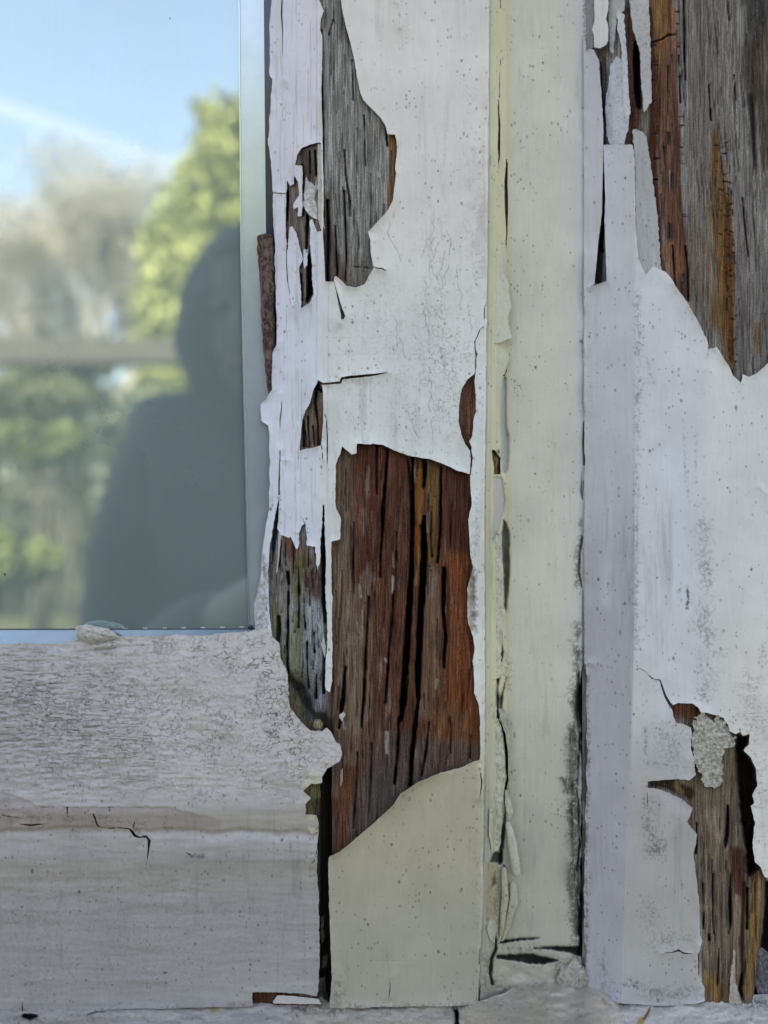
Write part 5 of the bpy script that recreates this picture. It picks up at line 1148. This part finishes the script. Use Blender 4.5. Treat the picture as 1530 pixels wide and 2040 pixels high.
# ---- contrail
a = Vector(mirror(-500, 40, 500)); b_ = Vector(mirror(520, 392, 520))
m, n, b = newmat('ice_trail'); b.inputs['Base Color'].default_value = (.9, .9, .92, 1); b.inputs['Alpha'].default_value = .06; b.inputs['Roughness'].default_value = 1
ct = branches('contrail', [(a, a.lerp(b_, .5), 6.5, 6), (a.lerp(b_, .5), b_, 6, 5)], m, None, 10); tag(ct, kind='structure')

# ---- the photographer
def skin_layer(name, verts, edges, mat, parent, sub=2):
    me = bpy.data.meshes.new(name); me.from_pydata([v[:3] for v in verts], edges, [])
    o = link(name, me, mat, parent)
    o.modifiers.new('skin', 'SKIN').use_smooth_shade = True
    if not me.skin_vertices:
        bpy.context.view_layer.update()
    for i, v in enumerate(verts):
        d = me.skin_vertices[0].data[i]; d.radius = (v[3], v[4] if len(v) > 4 else v[3]); d.use_root = (i == 0)
    s_ = o.modifiers.new('sub', 'SUBSURF'); s_.levels = sub; s_.render_levels = sub
    return o

def sph(name, c, r, mat, parent, fn=None, nu=28, nv_=20):
    vs = []; fs = []
    for j in range(nv_ + 1):
        th = math.pi * j / nv_
        for i in range(nu):
            ph = 2 * math.pi * i / nu
            d = Vector((math.sin(th) * math.cos(ph), math.sin(th) * math.sin(ph), math.cos(th)))
            p = Vector((d.x * r[0], d.y * r[1], d.z * r[2]))
            if fn: p = fn(d, p)
            vs.append(tuple(Vector(c) + p))
    for j in range(nv_):
        for i in range(nu): i2 = (i + 1) % nu; fs.append((j * nu + i, (j + 1) * nu + i, (j + 1) * nu + i2, j * nu + i2))
    me = bpy.data.meshes.new(name); me.from_pydata(vs, [], fs)
    return link(name, me, mat, parent, True)
PX = -.152; PY = -.70
person = thing('person', (PX, PY, 0), 'person in a dark hooded jacket holding up a phone, mirrored in the pane', 'person')
SKIN = simple('skin', (.12, .085, .07), .55, 60, .08); JACK = simple('dark_jacket_cloth', (.035, .04, .045), .8, 60, .25, bump=.003)
JEAN = simple('blue_jeans', (.05, .07, .12), .85, 80, .2); HAIR = simple('dark_brown_hair', (.035, .024, .018), .55, 80, .3, bump=.003, stretch=(1, 1, .2))
V = []; E = []
def add(p, r_, to=None, r2=None):
    V.append((*p, r_) + ((r2,) if r2 else ())); 
    if to is not None: E.append((to, len(V) - 1))
    return len(V) - 1
pel = add((PX, PY, .95), .15, None, .11); wst = add((PX, PY, 1.08), .13, pel, .10); cst = add((PX, PY, 1.36), .15, wst, .11); nk = add((PX, PY, 1.53), .055, cst); hd0 = add((PX, PY + .02, 1.60), .06, nk); hd1 = add((PX, PY + .02, 1.65), .06, hd0)
for sx in (-1, 1):
    sh = add((PX + sx * .135, PY, 1.51), .05, cst); el = add((PX + sx * .15, PY + .07, 1.18), .045, sh); wr = add((sx * .075 + (PX * .12), -.30, 1.33), .026, el); pm = add((sx * .052, -.262, 1.352), .024, wr)
    hp = add((PX + sx * .09, PY, .88), .09, pel); kn = add((PX + sx * .11, PY + .02, .50), .06, hp); an = add((PX + sx * .12, PY, .10), .042, kn); to = add((PX + sx * .14, PY + .16, .04), .036, an)
    for k in range(4):      # fingers close behind and round the phone's edge
        z = 1.375 - k * .019; L = (.9, 1, .96, .78)[k]
        a1 = add((sx * .049, -.243, z + .003), .0085, pm); a2 = add((sx * .036, -.240, z + .005), .0078, a1); a3 = add((sx * (.036 - .022 * L), -.2405, z + .006), .0068, a2)
    t1 = add((sx * .052, -.270, 1.335), .010, pm); t2 = add((sx * .042, -.252, 1.320), .009, t1); t3 = add((sx * .030, -.2455, 1.325), .0075, t2)
skin_layer('body', V, E, SKIN, person)
bod = bpy.data.objects['body']
# jacket and trousers follow the same joints, a little thicker
JV = [(PX, PY, .86, .175, .13), (PX, PY, 1.08, .165, .125), (PX, PY, 1.38, .15, .12), (PX, PY, 1.54, .085, .085)]; JE = [(0, 1), (1, 2), (2, 3)]
for sx in (-1, 1):
    k = len(JV); JV += [(PX + sx * .145, PY, 1.49, .075), (PX + sx * .15, PY + .07, 1.17, .062), (sx * .085 + PX * .2, -.32, 1.31, .048)]; JE += [(2, k), (k, k + 1), (k + 1, k + 2)]
skin_layer('jacket', JV, JE, JACK, person)
TV = [(PX, PY, .95, .16, .12)]; TE = []
for sx in (-1, 1):
    k = len(TV); TV += [(PX + sx * .09, PY, .84, .105), (PX + sx * .11, PY + .02, .50, .075), (PX + sx * .12, PY, .10, .062)]; TE += [(0, k), (k, k + 1), (k + 1, k + 2)]
skin_layer('trousers', TV, TE, JEAN, person)
def facefn(d, p):
    f = max(d.y, 0)
    nose = math.exp(-(d.x / .13) ** 2 - ((d.z + .12) / .22) ** 2) * f; p.y += nose * .022
    for sx in (-1, 1): p.y -= math.exp(-((d.x - sx * .36) / .16) ** 2 - ((d.z - .06) / .13) ** 2) * f * .009
    p.y += math.exp(-(d.x / .28) ** 2 - ((d.z + .48) / .10) ** 2) * f * .005
    if d.z < -.2: p.x *= 1 - .22 * (-d.z - .2); p.y += .006 * (-d.z)
    return p
hc = (PX, PY + .03, 1.625)
sph('head', hc, (.076, .095, .115), SKIN, person, facefn, 40, 32)
for sx in (-1, 1):
    sph('ear', (PX + sx * .077, PY + .02, 1.615), (.010, .018, .030), SKIN, person)
    sph('eye', (PX + sx * .030, PY + .111, 1.632), (.012, .010, .009), simple('eye_white', (.14, .12, .11), .2), person)
sph('mouth', (PX, PY + .120, 1.570), (.024, .006, .007), simple('lips', (.36, .14, .12), .5), person)
def hairfn(d, p):
    if d.y > .35 and d.z < .42: p *= .86
    return p * (1 + .03 * math.sin(d.x * 23) * math.sin(d.z * 17))
sph('hair', (PX, PY + .022, 1.645), (.088, .100, .112), HAIR, person, hairfn, 40, 32)
def hoodfn(d, p):
        return p * (1 + .02 * math.sin(d.x * 9) * math.sin(d.z * 11))
sph('hood', (PX, PY + .008, 1.622), (.108, .110, .128), JACK, person, hoodfn, 40, 32)
sph('collar', (PX, PY - .01, 1.515), (.13, .09, .055), JACK, person)
for sx in (-1, 1): sph('shoe', (PX + sx * .135, PY + .09, .04), (.048, .135, .042), simple('dark_shoe', (.03, .03, .03), .6), person)
phone = thing('phone', (0, -.2365, 1.30), 'dark phone held up in both hands, camera lens at its top', 'phone')
PB = simple('black_phone_glass', (.02, .02, .025), .12, 50, .1)
box('body', (-.041, -.2375, 1.232), (.041, -.2285, 1.414), PB, phone, .003)  # enlarged so that it blocks more light from the lower window
